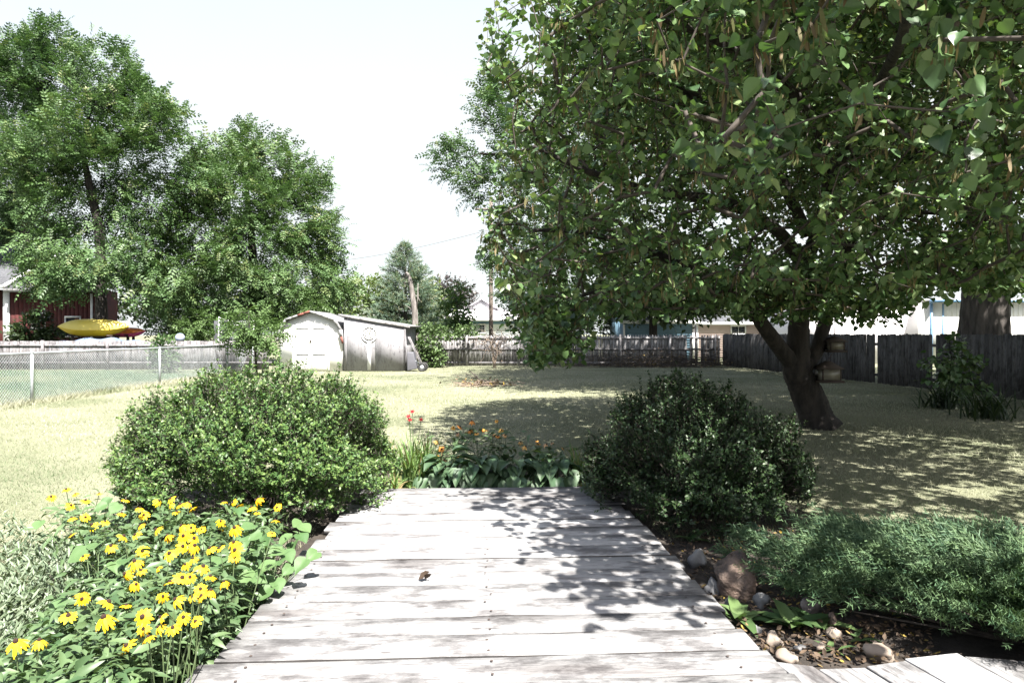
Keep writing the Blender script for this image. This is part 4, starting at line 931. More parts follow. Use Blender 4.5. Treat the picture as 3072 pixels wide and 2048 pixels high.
# big maple behind the right fence
mb = W(2950, 1000, 20.3)
broad_tree('maple_tree', 'huge old tree with deeply furrowed trunk behind the right fence',
    [(2962, 1165, 20.3, .78), (2955, 1000, 20.3, .64), (2958, 860, 20.3, .60), (2965, 720, 20.3, .62), (2950, 420, 20.3, .5), (2930, 100, 20, .35), (2900, -400, 20, .12)],
    [(2950, -180, 520, 330, 0, 8), (2500, 0, 420, 260, 0, 8), (3400, 0, 420, 330, 0, 8), (2950, 300, 480, 170, -.5, 6), (2300, 150, 420, 240, 1.5, 6), (3050, -500, 500, 300, -4, 6), (2600, -350, 450, 280, -4, 6), (2330, 480, 260, 160, 2.5, 3), (2650, 560, 200, 120, 1, 3), (3150, 560, 200, 140, .5, 3), (2050, 300, 250, 170, 3, 4), (1980, -150, 330, 190, -1, 5), (2250, -420, 380, 220, -2, 6), (2080, 280, 260, 170, 8, 4), (2350, 300, 300, 170, 8, 4), (2130, 100, 330, 130, -3.3, 3), (2060, -20, 330, 200, 3, 5), (2300, -100, 400, 250, 4, 6)],
    20.3, 2500, 34, 'redbud', QUAD, .30, .5, 'bark2', spread=.5, seg=.7)

# a second big tree just beyond the right edge of the view; its crown shades the right lawn and fence
broad_tree('maple_tree', 'leafy crown of a tree at the upper right edge of the view', [(5050, 1400, 8.2, .34), (5030, 800, 8.2, .3), (5000, 200, 8.2, .24), (4950, -500, 8.2, .14), (4900, -1000, 8.2, .05)],
    [(4800, -900, 1100, 700, 0, 4.5), (4300, -600, 800, 500, 2, 4), (5600, -700, 900, 600, 0, 4), (4700, -300, 900, 350, 3, 3.5), (3900, -500, 600, 400, 4, 3), (3800, -1150, 600, 350, 0, 2.2), (3400, -950, 500, 300, 2, 2.2)],
    8.2, 1500, 36, 'redbud', QUAD, .26, .3, 'bark2', spread=.45, seg=.6)
# ------------------------------------------------------------------ the redbud
TB = np.array(G(2458, 1283)); TD = TB[1]
def limb(rows): return np.array([[*W(a, b, d), r] for a, b, d, r in rows])
trunk = limb([(2462, 1290, TD, .36), (2450, 1255, TD, .295), (2432, 1205, TD, .27), (2405, 1150, TD - .05, .25), (2388, 1105, TD - .1, .24), (2392, 1055, TD - .12, .2), (2396, 990, TD - .15, .175), (2400, 900, TD - .3, .165), (2412, 800, TD - .5, .15)])
trunk[0][2] = -.02
limbs = [limb(x) for x in (
    [(2392, 1105, TD - .1, .18), (2352, 1060, TD - .25, .14), (2305, 998, TD - .5, .12), (2232, 905, TD - .9, .10), (2130, 840, TD - 1.5, .08), (1960, 760, TD - 2.4, .055), (1760, 700, TD - 3.2, .035), (1600, 690, TD - 3.8, .02)],
    [(2400, 1110, TD - .1, .17), (2445, 1060, TD + .0, .13), (2470, 985, TD + .05, .12), (2510, 850, TD - .1, .11), (2570, 690, TD - .7, .09), (2700, 520, TD - 1.8, .07), (2880, 380, TD - 3, .045), (3050, 280, TD - 4, .025)],
    [(2412, 800, TD - .5, .12), (2330, 690, TD - 1.1, .10), (2180, 610, TD - 2.2, .085), (1990, 580, TD - 3.3, .06), (1780, 520, TD - 4, .04), (1600, 440, TD - 4.4, .02)],
    [(2412, 800, TD - .5, .12), (2470, 640, TD - 1.2, .10), (2480, 480, TD - 2.2, .08), (2400, 300, TD - 3.2, .06), (2200, 150, TD - 4.2, .045), (1950, 40, TD - 5, .025), (1800, -60, TD - 5.6, .015)],
    [(2480, 560, TD - 1.6, .085), (2560, 420, TD - 3.2, .07), (2640, 250, TD - 5, .055), (2720, 60, TD - 6.6, .045), (2700, -300, TD - 8.2, .03), (2500, -900, TD - 9.4, .015)],
    [(2420, 700, TD - .8, .10), (2300, 470, TD - 1.6, .08), (2100, 300, TD - 2.2, .06), (1850, 180, TD - 2.8, .04), (1650, 60, TD - 3.2, .02)],
    [(2560, 700, TD - .6, .07), (2680, 640, TD - .8, .05), (2820, 640, TD - 1.4, .035), (2960, 660, TD - 2.2, .02)],
    [(2130, 860, TD - 1.5, .06), (2000, 850, TD - 2.2, .045), (1850, 860, TD - 2.9, .03), (1700, 900, TD - 3.4, .018)])]
rbud = thing('redbud_tree', 'leaning redbud tree heavy with seed pods, spreading over lawn and boardwalk', 'tree', tuple(TB))
parts = []
for q, S in enumerate([trunk] + limbs):
    s = spline(S, 9*len(S)); s[:, 3] = np.maximum(s[:, 3], .008)
    vv, ff = ring_tube(s[:, :3] - TB, s[:, 3], 14 if q == 0 else 9, .07 if q == 0 else .05, q, .035)
    link('trunk' if q == 0 else 'limb', np_mesh('limb', vv, ff, None, True), MT['bark'], rbud)
nodes, par = [], []
for S in [trunk[4:]] + limbs:
    s = spline(S, 7*len(S))[:, :3]; prev = -1
    for p in s: nodes.append(p); par.append(prev); prev = len(nodes) - 1
XL = np.interp
def in_crown(P):
    px, py = PX(P); D = P[:, 1]
    left = XL(py, [-800, -200, 60, 120, 200, 300, 450, 600, 720, 800, 900, 1000, 1080], [1750, 1500, 1400, 1430, 1420, 1520, 1470, 1440, 1400, 1440, 1500, 1560, 1600])
    low = XL(px, [1400, 1500, 1570, 1620, 1680, 1760, 1850, 2000, 2150, 2300, 2400, 2480, 2600, 2700, 2800, 2950, 3100, 3600], [790, 950, 1050, 1090, 1040, 985, 960, 940, 920, 940, 950, 950, 940, 940, 880, 870, 800, 760])
    ok = (px > left + 25) & (py < low - 20)
    ok &= (py > 20) | (px > 1560) | (D > 7)
    e = ((P[:, 0] - 3.7)/5.2)**2 + ((P[:, 1] - 8.8)/7.2)**2
    top = 2.6 + 5.6*np.sqrt(np.clip(1 - e, 0, 1))
    ok &= (e < 1) & (P[:, 2] < top) & (P[:, 2] > 1.0)
    # near the camera the crown only hangs over on the right and stays high
    ok &= (D > 5.2) | ((px > XL(D, [1.5, 3, 5.2], [2350, 2050, 1700])) & (py < XL(D, [1.5, 3, 5.2], [160, 420, 700])))
    ok &= ~((D < 5) & (px < 2300) & (py > 480))
    return ok
T = []
while len(T) < 5800:
    c = np.stack([rng.uniform(-1.8, 8.8, 6000), rng.uniform(1.5, 16, 6000), rng.uniform(.9, 8.3, 6000)], 1); T += list(c[in_crown(c)])
T = T[:5800]; T2 = []
while len(T2) < 4200:      # the top of the crown, mostly above the view
    c = np.stack([rng.uniform(.8, 8.8, 6000), rng.uniform(3.0, 14, 6000), rng.uniform(4.6, 8.3, 6000)], 1); T2 += list(c[in_crown(c)])
T3 = np.stack([rng.uniform(1.35, 3.2, 170), rng.uniform(1.5, 3.4, 170), rng.uniform(3.3, 4.8, 170)], 1); T3 = T3[PX(T3)[1] < -60]
T4 = np.array([W(a, b, d_) for a, b, d_ in zip(rng.normal(1640, 50, 110), rng.uniform(880, 1080, 110), rng.uniform(6.6, 8.4, 110))])
T5 = np.array([W(a, b, d_) for a, b, d_ in zip(rng.uniform(2230, 2560, 240), rng.uniform(790, 955, 240), rng.uniform(9.3, 11.6, 240))] + [W(a, b, d_) for a, b, d_ in zip(rng.uniform(2480, 2740, 110), rng.uniform(830, 950, 110), rng.uniform(8, 10, 110))] + [W(a, b, d_) for a, b, d_ in zip(rng.uniform(1880, 2250, 160), rng.uniform(820, 930, 160), rng.uniform(7.5, 10, 160))])
T6 = np.array([W(a, b, d_) for a, b, d_ in zip(rng.uniform(2720, 3150, 170), rng.uniform(690, 880, 170), rng.uniform(6, 9, 170))])
T = np.concatenate([np.array(T + T2[:4200]), T3, T4, T5, T6])
P, par, tips = grow(nodes, par, T, .22, .04, .22, .35)
r = np.minimum(radii(par, len(P), tips, .0030), .016); n0 = len(nodes)
o = link('branches', skeleton_mesh('branches', P - TB, par, r, n0), MT['twig'], rbud); o['kind'] = 'stuff'
# leaves along the outer twigs: every tip, and the nodes just before it
tip_nodes = [tips]; q = tips
for _ in range(2):
    q = par[q]; q = q[q >= n0]; tip_nodes.append(q)
_py = PX(P)[1]; lo = [q[_py[q] > -120] for q in tip_nodes]; hi = [q[_py[q] <= -120] for q in tip_nodes]
src = np.concatenate([np.repeat(lo[0], 7), np.repeat(lo[1], 4), np.repeat(lo[2], 3), np.repeat(hi[0], 4), np.repeat(hi[1], 2)])
n = len(src); base = P[src] + rng.normal(0, .055, (n, 3)); pd = unit(P[src] - P[np.maximum(par[src], 0)])
ang = rng.uniform(0, 6.28, n)
d = unit(np.stack([np.cos(ang), np.sin(ang), rng.normal(-.75, .35, n)], 1) + pd*.5)
nrm = unit(np.stack([np.cos(ang)*.75, np.sin(ang)*.75, np.full(n, .75)], 1) + rng.normal(0, .35, (n, 3)))
size = rng.uniform(.042, .092, n)*np.where(_py[src] > -120, 1, 1.5); rr = np.clip(rng.normal(.45, .24, n), 0, .999)
FR = frames(d, nrm)
hv, hf = HEART6
px, py = PX(base); app = size/base[:, 1]; app[(px < -40) | (px > 3110) | (py < -60) | (py > 1100)] = 0
order = np.argsort(-app); near = order[:300]; rest = order[300:]
me = scatter('foliage', hv, hf, base[rest] - TB, FR[rest], size[rest], rr[rest], True)
fo = link('crown', me, MT['redbud'], rbud); fo['kind'] = 'stuff'
def rich_heart(curl, fold, wav, seed):
    g = np.random.default_rng(seed); n = 9; rows = np.linspace(0, 1, n)
    wid = np.interp(rows, [0, .08, .25, .45, .7, .9, 1], [.16, .36, .50, .49, .31, .10, .0]); V, Q = [], []
    cs = np.linspace(-1, 1, 7)
    for t, wd in zip(rows, wid):
        for c in cs:
            back = -.12*abs(c)**.8*(1 - t)**5 if abs(c) > .2 else 0
            V.append((t + back, c*wd, fold*abs(c)*wd*2 - curl*t*t + wav*math.sin(t*7 + c*3 + seed)*abs(c) + .008*math.cos(c*14 + t*9)))
    for i in range(n-1):
        for j in range(6): Q.append([i*7+j, i*7+j+1, (i+1)*7+j+1, (i+1)*7+j])
    o = len(V); V += [(-.55, -.008, .02), (-.55, .008, .02), (.02, .008, 0), (.02, -.008, 0)]; Q.append([o, o+1, o+2, o+3])
    return np_mesh('leaf', V, [np.array(Q)], np.zeros(len(V)), True)
leaf_meshes = [rich_heart(.18, .16, .02, 0), rich_heart(.30, .25, .03, 1), rich_heart(.08, .10, .03, 2), rich_heart(.25, .05, .02, 3)]
for m_ in leaf_meshes: m_.materials.append(MT['redbud'])
def place(name, me, parent, pos, fr, s):
    o = bpy.data.objects.new(name, me); col.objects.link(o); o.parent = parent
    m = Matrix.Identity(4)
    for i in range(3):
        for j in range(3): m[i][j] = fr[i][j]*s
        m[i][3] = pos[i]
    o.matrix_local = m; return o
for k in near: place('leaf', leaf_meshes[k % 4], rbud, base[k] - TB, FR[k], size[k]*1.05)
# flat brown seed pods in hanging bunches
inner = np.arange(n0, len(P)); inner = inner[(r[inner] > .0031)]
bn = rng.choice(inner, 7500); cnt = rng.integers(3, 9, len(bn)); src = np.repeat(bn, cnt); n = len(src)
base = P[src] + rng.normal(0, .035, (n, 3)); okp = in_crown(base - [0, 0, .03]); base = base[okp]; n = len(base)
d = unit(np.stack([rng.normal(0, .22, n), rng.normal(0, .22, n), -np.ones(n)], 1)); nrm = unit(rng.normal(size=(n, 3)) + [0, -.3, 0]); FR = frames(d, nrm); size = rng.uniform(.07, .115, n)
app = size/base[:, 1]; px, py = PX(base); app[(px < -40) | (px > 3110) | (py < -60)] = 0; order = np.argsort(-app); near, rest = order[:150], order[150:]
o = link('seed_pods', scatter('seed_pods', POD[0], POD[1], base[rest] - TB, FR[rest], size[rest], rng.random(len(rest))*.98), MT['pod'], rbud); o['kind'] = 'stuff'
pv = [(0, 0, 0)] + [(t, s*.095*math.sin(math.pi*min(1, t*1.02))**.5, .012*math.sin(t*30)) for s in (1,) for t in (.12, .3, .5, .7, .88)] + [(1, 0, 0)] + [(t, -.095*math.sin(math.pi*t)**.5, .012*math.sin(t*30)) for t in (.88, .7, .5, .3, .12)]
pm = np_mesh('seed_pod', pv, [np.array([[0, 1, 11]]), np.array([[5, 6, 7]]), np.array([[i, i+1, 11-i, 12-i] for i in range(1, 5)])], np.zeros(12)); pm.materials.append(MT['pod'])
for k in near: place('seed_pod', pm, rbud, base[k] - TB, FR[k], size[k])

# bird feeders hanging from the right limb
def feeder(name, label, px, y_top, y_roof, y_eave, y_bot, wroof, wbody, D, hang_to):
    m = D/F; c = W(px, y_bot, D); z = lambda y: EYE - (y - HY)*m - c.z
    t = thing(name, label, 'bird feeder', tuple(c)); hw = wroof*m/2; hb = wbody*m/2
    V = [(-hw, -hw, z(y_eave)), (hw, -hw, z(y_eave)), (hw, hw, z(y_eave)), (-hw, hw, z(y_eave)), (-hw*.16, -hw*.16, z(y_roof)), (hw*.16, -hw*.16, z(y_roof)), (hw*.16, hw*.16, z(y_roof)), (-hw*.16, hw*.16, z(y_roof))]
    link('roof', np_mesh('roof', V, [BOXF]), MT['rust'], t)
    for s in range(4):
        a = s*math.pi/2; V = box_v(-hb*.86, hb*.86, -hb, -hb + .008, .045, z(y_eave) - .004)
        ca, sa = math.cos(a), math.sin(a); V = np.stack([V[:, 0]*ca - V[:, 1]*sa, V[:, 0]*sa + V[:, 1]*ca, V[:, 2]], 1); link('pane', np_mesh('pane', V, [BOXF]), MT['feederglass'], t)
    for sx in (-1, 1):
        for sy in (-1, 1): boxes('corner_post', [box_v(sx*hb*.93 - .012, sx*hb*.93 + .012, sy*hb*.93 - .012, sy*hb*.93 + .012, .04, z(y_eave) - .002)], MT['rust'], t)
    boxes('tray', [box_v(-hb*1.25, hb*1.25, -hb*1.25, hb*1.25, 0, .038)], MT['rust'], t)
    link('hanger', np_mesh('hanger', bar_v((0, 0, z(y_roof)), (hang_to[0] - c.x, hang_to[1] - c.y, hang_to[2] - c.z), .008, .008), [BOXF]), MT['rust'], t)
    return t
hk = W(2503, 925, TD - .1)
feeder('bird_feeder', 'lantern-shaped bird feeder hanging beside the redbud trunk, upper of two', 2503, 980, 1008, 1025, 1056, 60, 42, TD - .1, tuple(hk))
feeder('bird_feeder', 'wider house-shaped bird feeder hanging below the lantern feeder', 2483, 1060, 1082, 1106, 1146, 72, 56, TD - .25, tuple(W(2500, 1057, TD - .12)))

# ------------------------------------------------------------------ the two clipped shrubs at the walk
def shrub_bush(name, label, c, rad, mat, nsprig, peak=None, shoots=0, lump=.12, seed=3):
    g = np.random.default_rng(seed); root = thing(name, label, 'shrub', c)
    rx, ry, H = rad
    n = nsprig
    d = g.normal(size=(n, 3)); d[:, 2] = np.abs(d[:, 2])*1.0 - .5; d = unit(d)
    az = np.arctan2(d[:, 1], d[:, 0]); el = np.arcsin(np.clip(d[:, 2], -1, 1)); ph = g.uniform(0, 6.28, 8)
    lum = 1 + lump*(np.sin(az*5 + ph[0] + 3*np.sin(el*3))*.5 + np.sin(az*9 + el*7 + ph[1])*.4 + np.sin(el*11 + az*3 + ph[2])*.4)
    lay = np.where(g.random(n) < .72, g.uniform(.86, 1.0, n), g.uniform(.5, .86, n))
    cz = H*.42
    zr = np.where(d[:, 2] > 0, H*.58, cz*1.05)
    hs = np.where(d[:, 2] < 0, 1/np.maximum(np.sqrt(1 - d[:, 2]**2), .3)**.75, 1.0)
    P0 = np.stack([d[:, 0]*rx*hs, d[:, 1]*ry*hs, d[:, 2]*zr], 1)*(lum*lay)[:, None]
    if peak:
        P0[:, 2] += peak[2]*np.exp(-(((P0[:, 0] - peak[0])**2 + (P0[:, 1] - peak[1])**2)/peak[3]**2))*(P0[:, 2] > 0)
    P0[:, 2] += cz
    gap = np.sin(P0[:, 0]*5.1 + ph[4]) + np.sin(P0[:, 1]*4.7 + P0[:, 2]*5.9 + ph[5]) + np.sin(P0[:, 2]*9.3 + P0[:, 0]*4.1 + ph[6]) + .8*np.sin(P0[:, 0]*13 + P0[:, 2]*11 + ph[7])
    ok = (P0[:, 2] > .03) & ~((gap < -.95 - .9*np.clip((P0[:, 2] - .45*H)/(.4*H), 0, 1)) & (lay > .8)); P0, d = P0[ok], d[ok]; n = len(P0)
    sd_ = unit(d*.8 + [0, 0, .55] + g.normal(0, .35, (n, 3))); L = g.uniform(.10, .24, n)
    if shoots:
        ls = g.choice(np.where((P0[:, 2] > H*.6))[0], shoots); L[ls] = g.uniform(.28, .46, shoots); sd_[ls] = unit(sd_[ls]*.4 + d[ls]*.5 + [0, 0, .6])
    A = P0 - sd_*L[:, None]*.6; B = P0 + sd_*L[:, None]*.4
    vv, ff = frusta(A, B, np.full(n, .0028), np.full(n, .0012), 3); link('twigs', np_mesh('twigs', vv, ff), MT['twig'], root)
    # main stems from the ground
    m = 46; tg = np.stack([d[:m, 0]*rx*.7, d[:m, 1]*ry*.7, np.abs(d[:m, 2])*H*.4 + cz], 1); st_ = g.normal(0, .10, (m, 3))*[1, 1, 0]
    mid = (st_ + tg)/2*[.8, .8, 1.1]
    v1, f1 = frusta(st_, mid, np.full(m, .016), np.full(m, .011), 5); v2, f2 = frusta(mid, tg, np.full(m, .011), np.full(m, .004), 5)
    link('stems', cat_mesh('stems', [(v1, f1, 0), (v2, f2, 0)]), MT['twig'], root)
    nl = np.where(L > .27, 22, 13); idx = np.repeat(np.arange(n), nl); t = g.random(len(idx))**.75
    pos = A[idx] + (B - A)[idx]*t[:, None]; a = g.uniform(0, 6.28, len(idx)); sx = sd_[idx]; u = unit(np.cross(sx, g.normal(size=(len(idx), 3))))
    ld = unit(u + sx*.75); ln = unit(sx*.9 + [0, 0, .5] + g.normal(0, .4, (len(idx), 3)))
    sz = g.uniform(.022, .042, len(idx))*np.where(t > .9, .8, 1)
    rr = np.clip(g.normal(.35, .16, len(idx)) + .35*(t > .8) + np.repeat(g.normal(0, .12, n), nl), 0, .999)
    o = link('foliage', scatter('foliage', QUAD[0]*[1, .95, 1], QUAD[1], pos, frames(ld, ln), sz, rr), MT[mat], root); o['kind'] = 'stuff'
    return root
shrub_bush('rounded_shrub', 'large sunlit rounded green shrub left of the boardwalk', (-2.27, 6.25, 0), (1.19, 1.17, 1.27), 'privet', 7600, (.15, 0, .08, .8), 420, .10, 3)
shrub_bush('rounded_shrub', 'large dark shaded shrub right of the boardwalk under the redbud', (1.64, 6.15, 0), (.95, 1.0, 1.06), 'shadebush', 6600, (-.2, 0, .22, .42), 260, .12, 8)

# spreading juniper
def juniper(name, label, c, rx, ry, H, n, seed):
    g = np.random.default_rng(seed); root = thing(name, label, 'shrub', c)
    nb = 210; ba = g.uniform(0, 6.28, nb); br = np.sqrt(g.uniform(.08, 1, nb))*(1 + .12*np.sin(ba*4 + 1)); bh = H*g.uniform(.7, 1.15, nb)*(1 - .45*br**2)
    bi = g.integers(0, nb, n); t = g.uniform(.3, 1.0, n)**.8; sway = g.normal(0, .22, nb)[bi]*t*t
    a = ba[bi] + sway; rad = br[bi]*t
    x, y = np.cos(a)*rad*rx, np.sin(a)*rad*ry
    z = bh[bi]*np.sin(np.minimum(1, t*1.15)*np.pi/2) + .05*t*t
    P0 = np.stack([x, y - .42*x, np.maximum(z, .03)], 1) + g.normal(0, .028, (n, 3)); P0[:, 2] = np.maximum(P0[:, 2], .02)
    side = g.choice([-1., 1.], n)*g.uniform(.1, .75, n)*(t < .97)
    out_ = np.stack([np.cos(a), np.sin(a)], 1)
    d = unit(np.stack([out_[:, 0] - out_[:, 1]*side, out_[:, 1] + out_[:, 0]*side, g.uniform(.15, .75, n)], 1) + g.normal(0, .12, (n, 3)))
    L = g.uniform(.065, .15, n)
    V, Q = [], []
    for j in range(11):                       # one feathery spray: short needles in a flattened spiral along the twig
        s = .08 + .9*j/10; b = np.array([s, 0, .12*s*s]); sg = 1 if j % 2 else -1; dd = np.array([.75, .55*math.cos(j*2.4), .5*math.sin(j*2.4)]); l_ = .46*(1 - s*.5); o = len(V)
        nn = np.cross(dd, [.2, -math.sin(j*2.4), math.cos(j*2.4)]); nn = nn/np.linalg.norm(nn)*.026
        V += [b - nn, b + nn, b + dd*l_ + nn*.55, b + dd*l_ - nn*.55]; Q.append([o, o+1, o+2, o+3])
    o = len(V); V += [np.array([0, -.016, 0]), np.array([0, .016, 0]), np.array([1.08, 0, .14])]
    fr = frames(d, unit(g.normal(size=(n, 3))*.8 + [0, -.2, 1])); rr = np.clip(g.normal(.5, .22, n), 0, .999)
    o_ = link('foliage', scatter('foliage', np.array(V), [np.array(Q), np.array([[o, o+1, o+2]])], P0, fr, L, rr), MT['juniper'], root); o_['kind'] = 'stuff'
    m = 210; k = g.choice(np.where(t > .8)[0], m); st_ = np.stack([x[k]*.15, y[k]*.15, np.zeros(m)], 1); e = P0[k] - d[k]*.03
    vv, ff = frusta(st_, e, np.full(m, .012), np.full(m, .004), 5); link('stems', np_mesh('stems', vv, ff), MT['twig'], root)
juniper('juniper', 'low spreading feathery green juniper right of the rocks', (2.9, 3.7, 0), 1.36, 1.14, .37, 15500, 4)

# ------------------------------------------------------------------ stones beside the walk
def stone(label, px, py, wpx, hpx, mat, seed, depth=.8, tilt=0, flat=.0, zsit=0.0):
    g = np.random.default_rng(seed); c = G(px, py + hpx*.35, .02); m = c.y/F; rx, rz, ry = wpx*m/2, hpx*m/2*1.15, wpx*m/2*depth
    big = wpx > 150; V, Q = [], []; nu, nv = (36, 24) if big else (18, 12); ph = g.uniform(0, 6.28, 9)
    fr = unit(g.normal(size=(12 if big else 8, 3)))
    for i in range(nv):
        th = math.pi*i/(nv-1)
        for j in range(nu):
            d = np.array([math.sin(th)*math.cos(2*math.pi*j/nu), math.sin(th)*math.sin(2*math.pi*j/nu), math.cos(th)])
            r = 1 + .10*math.sin(3*d[0] + ph[0]) + .09*math.sin(4*d[1] + ph[1]) + .08*math.sin(5*d[2] + ph[2]) + .04*math.sin(9*d[0] + 7*d[1] + ph[3])
            for f in fr:
                q = d @ f
                if q > .62: r *= 1 - (q - .62)*.85/q
            V.append(d*r*[rx, ry, rz])
    for i in range(nv-1):
        for j in range(nu): Q.append([i*nu+j, (i+1)*nu+j, (i+1)*nu+(j+1) % nu, i*nu+(j+1) % nu])
    V = np.array(V) + g.normal(0, (.016 if big else .008)*rx, (len(V), 3))
    o = link('stone', np_mesh('stone', V, [np.array(Q)], None, not big), MT[mat], None, (c.x, c.y, rz*.62 + zsit), (g.uniform(-.2, .2), tilt, g.uniform(0, 3)))
    tag(o, label, 'stone', 'stones edging the boardwalk')
stone('big brown boulder at the juniper edge beside the boardwalk', 2195, 1715, 185, 150, 'stone_brown', 1, .75)
for k, (lab, px, py, w_, h_, m_) in enumerate((
    ('round grey stone just left of the brown boulder', 2093, 1675, 66, 60, 'stone_grey'),
    ('pale grey stone at the foot of the brown boulder', 2136, 1750, 56, 52, 'stone_grey'),
    ('upright grey stone right below the brown boulder', 2285, 1790, 60, 62, 'stone_grey'),
    ('speckled stone under the juniper fringe', 2428, 1815, 70, 72, 'stone_speck'),
    ('dark round stone tucked under the juniper', 2500, 1856, 50, 50, 'stone_brown'),
    ('rounded tan stone among the weeds', 2322, 1910, 62, 46, 'stone_tan'),
    ('flat pale stone touching the corner of the boardwalk', 2362, 1960, 95, 50, 'stone_tan'),
    ('tan stone behind the weeds near the juniper', 2505, 1895, 62, 42, 'stone_tan'),
    ('big smooth tan stone at the edge of the fanned boards', 2640, 1946, 108, 58, 'stone_tan'),
    ('white stone beside the boardwalk below the boulder', 2185, 1805, 52, 34, 'stone_grey'),
    ('small grey stone between the weeds and fanned boards', 2400, 1935, 42, 40, 'stone_grey'),
    ('small pinkish stone in the leaf litter', 2460, 1935, 40, 30, 'stone_tan'),
    ('low white stone left of the weeds', 2270, 1880, 50, 26, 'stone_grey'),
    ('small pale stone nearest the walk below the grey stones', 2120, 1785, 40, 24, 'stone_tan'),
    ('half buried grey stone left of the rounded tan one', 2262, 1935, 50, 30, 'stone_grey'))):
    stone(lab, px, py, w_, h_, m_, 20 + k, .85)
bl = G(735, 1815, .1); stone('blue-grey stone poking out at the left boardwalk edge', 752, 1822, 60, 40, 'stone_grey', 77, .8, 0, 0, .08)

# leaf litter and twigs on the bed
n = 2600; px_, py_ = rng.uniform(2000, 2800, n), rng.uniform(1560, 2000, n)
pts = np.array([G(a, b, .012) for a, b in zip(px_, py_)]); uu, vv_ = inv_deck(pts[:, 0], pts[:, 1]); keep = (uu > 1.3) & (pts[:, 0] < 2.6); pts = pts[keep]; n = len(pts); pts[:, 2] += rng.random(n)*.03
o = link('leaf_litter', scatter('leaf_litter', *lance_leaf(.55, -.3, .1), pts, frames(unit(rng.normal(size=(n, 3))*[1, 1, .25]), unit(rng.normal(size=(n, 3))*.35 + [0, 0, 1])), rng.uniform(.015, .045, n), rng.random(n)**1.4*.97), MT['dryleaf'])
tag(o, 'brown dead leaves scattered between the stones', 'leaf litter', kind='stuff')
lf = G(1254, 1738, DZ + .006)
o = link('dead_leaf', scatter('dead_leaf', *lance_leaf(.7, -.55, .25), np.array([lf, lf + Vector((.04, .01, .0))]), frames(np.array([[1, .3, .15], [.6, -.8, .25]]), np.array([[0, -.4, 1.], [.3, .2, 1.]])), np.array([.075, .06]), np.array([.95, .85])), MT['dryleaf'])
tag(o, 'curled dry tan leaf lying on the boardwalk', 'leaf')

# ------------------------------------------------------------------ weeds and broad leaves
lance_me = np_mesh('leaf', *lance_leaf(.26, .35, .05), np.zeros(8), True); lance_me.materials.append(MT['susan_leaf'])
broad_me = np_mesh('leaf', *lance_leaf(.42, .5, .07), np.zeros(8), True); broad_me.materials.append(MT['heart'])
heart_mes = []
for k in range(3):
    m_ = rich_heart(.12 + .12*k, .08 + .06*k, .025, 10 + k); m_.materials.clear(); m_.materials.append(MT['heart']); heart_mes.append(m_)
def rosette(name, label, c, n, L, me, up=.5, cat='weed', group=None, jitter=.03):
    root = thing(name, label, cat, tuple(c), 0, group)
    for k in range(n):
        a = k*2.4 + rnd.uniform(-.3, .3); e = rnd.uniform(up*.4, up*1.5); d = np.array([math.cos(a), math.sin(a), e])
        fr = frames(unit(d)[None], np.array([[-math.cos(a)*.3, -math.sin(a)*.3, 1.]]))[0]
        place('leaf', me, root, (rnd.uniform(-jitter, jitter), rnd.uniform(-jitter, jitter), .005), fr, L*rnd.uniform(.6, 1.15))
    return root
wl = np_mesh('leaf', *lance_leaf(.34, .4, .06), np.zeros(8), True); wl.materials.append(MT['vine'])
for lab, px, py, n, L in (('dandelion-like weed with long leaves among the stones', 2380, 1885, 15, .24), ('broad-leaved weed hugging the boardwalk edge', 2215, 1865, 10, .24), ('small weed seedling by the fanned boards', 2500, 1955, 6, .10), ('leafy weed right of the long-leaved weed', 2460, 1880, 9, .19), ('yellowing weed below the speckled stone', 2575, 1925, 6, .10), ('low weed in shade under the dark shrub', 2075, 1625, 9, .14)):
    rosette('weed', lab, G(px, py, .01), n, L, wl, .7)

# hostas at the end of the walk
hosta_me = rich_heart(.35, .22, .01, 30); hosta_me.materials.clear(); hosta_me.materials.append(MT['hosta'])
hv_ = np.empty(len(hosta_me.vertices)*3); hosta_me.vertices.foreach_get('co', hv_); hv_ = hv_.reshape(-1, 3); hv_[:, 1] *= .82; hosta_me.vertices.foreach_set('co', hv_.ravel())
def hosta(label, px, py, n, seed):
    g = np.random.default_rng(seed); c = Vector(((px - CX)/F*py, py, 0)); root = thing('hosta', label, 'hosta', tuple(c)); A, B = [], []
    for k in range(n):
        a = g.uniform(0, 6.28); t = g.random(); rr_ = .06 + .34*t; h = .36*(1 - t*.5)*g.uniform(.6, 1.25)
        if g.random() < .5: a = g.uniform(-2.7, -.4)
        b = np.array([math.cos(a)*rr_, math.sin(a)*rr_*.8, h]); d = unit(np.array([math.cos(a), math.sin(a), .35 - 1.35*t])); fr = frames(d[None], np.array([[math.cos(a)*.5, math.sin(a)*.5, 1.]]))[0]
        place('leaf', hosta_me, root, b, fr, g.uniform(.11, .2)); A.append((g.normal(0, .02), g.normal(0, .02), 0)); B.append(b)
    vv, ff = frusta(np.array(A), np.array(B), np.full(n, .005), np.full(n, .0035), 4); link('stalks', np_mesh('stalks', vv, ff), MT['stem'], root)
hosta('hosta with pointed leaves at the left half of the boardwalk end', 1340, 7.1, 40, 1)
hosta('hosta at the middle of the boardwalk end', 1435, 7.05, 46, 2)
hosta('hosta right of the middle at the boardwalk end', 1545, 7.05, 46, 3)
hosta('rightmost hosta at the boardwalk end by the dark shrub', 1660, 7.05, 36, 4)

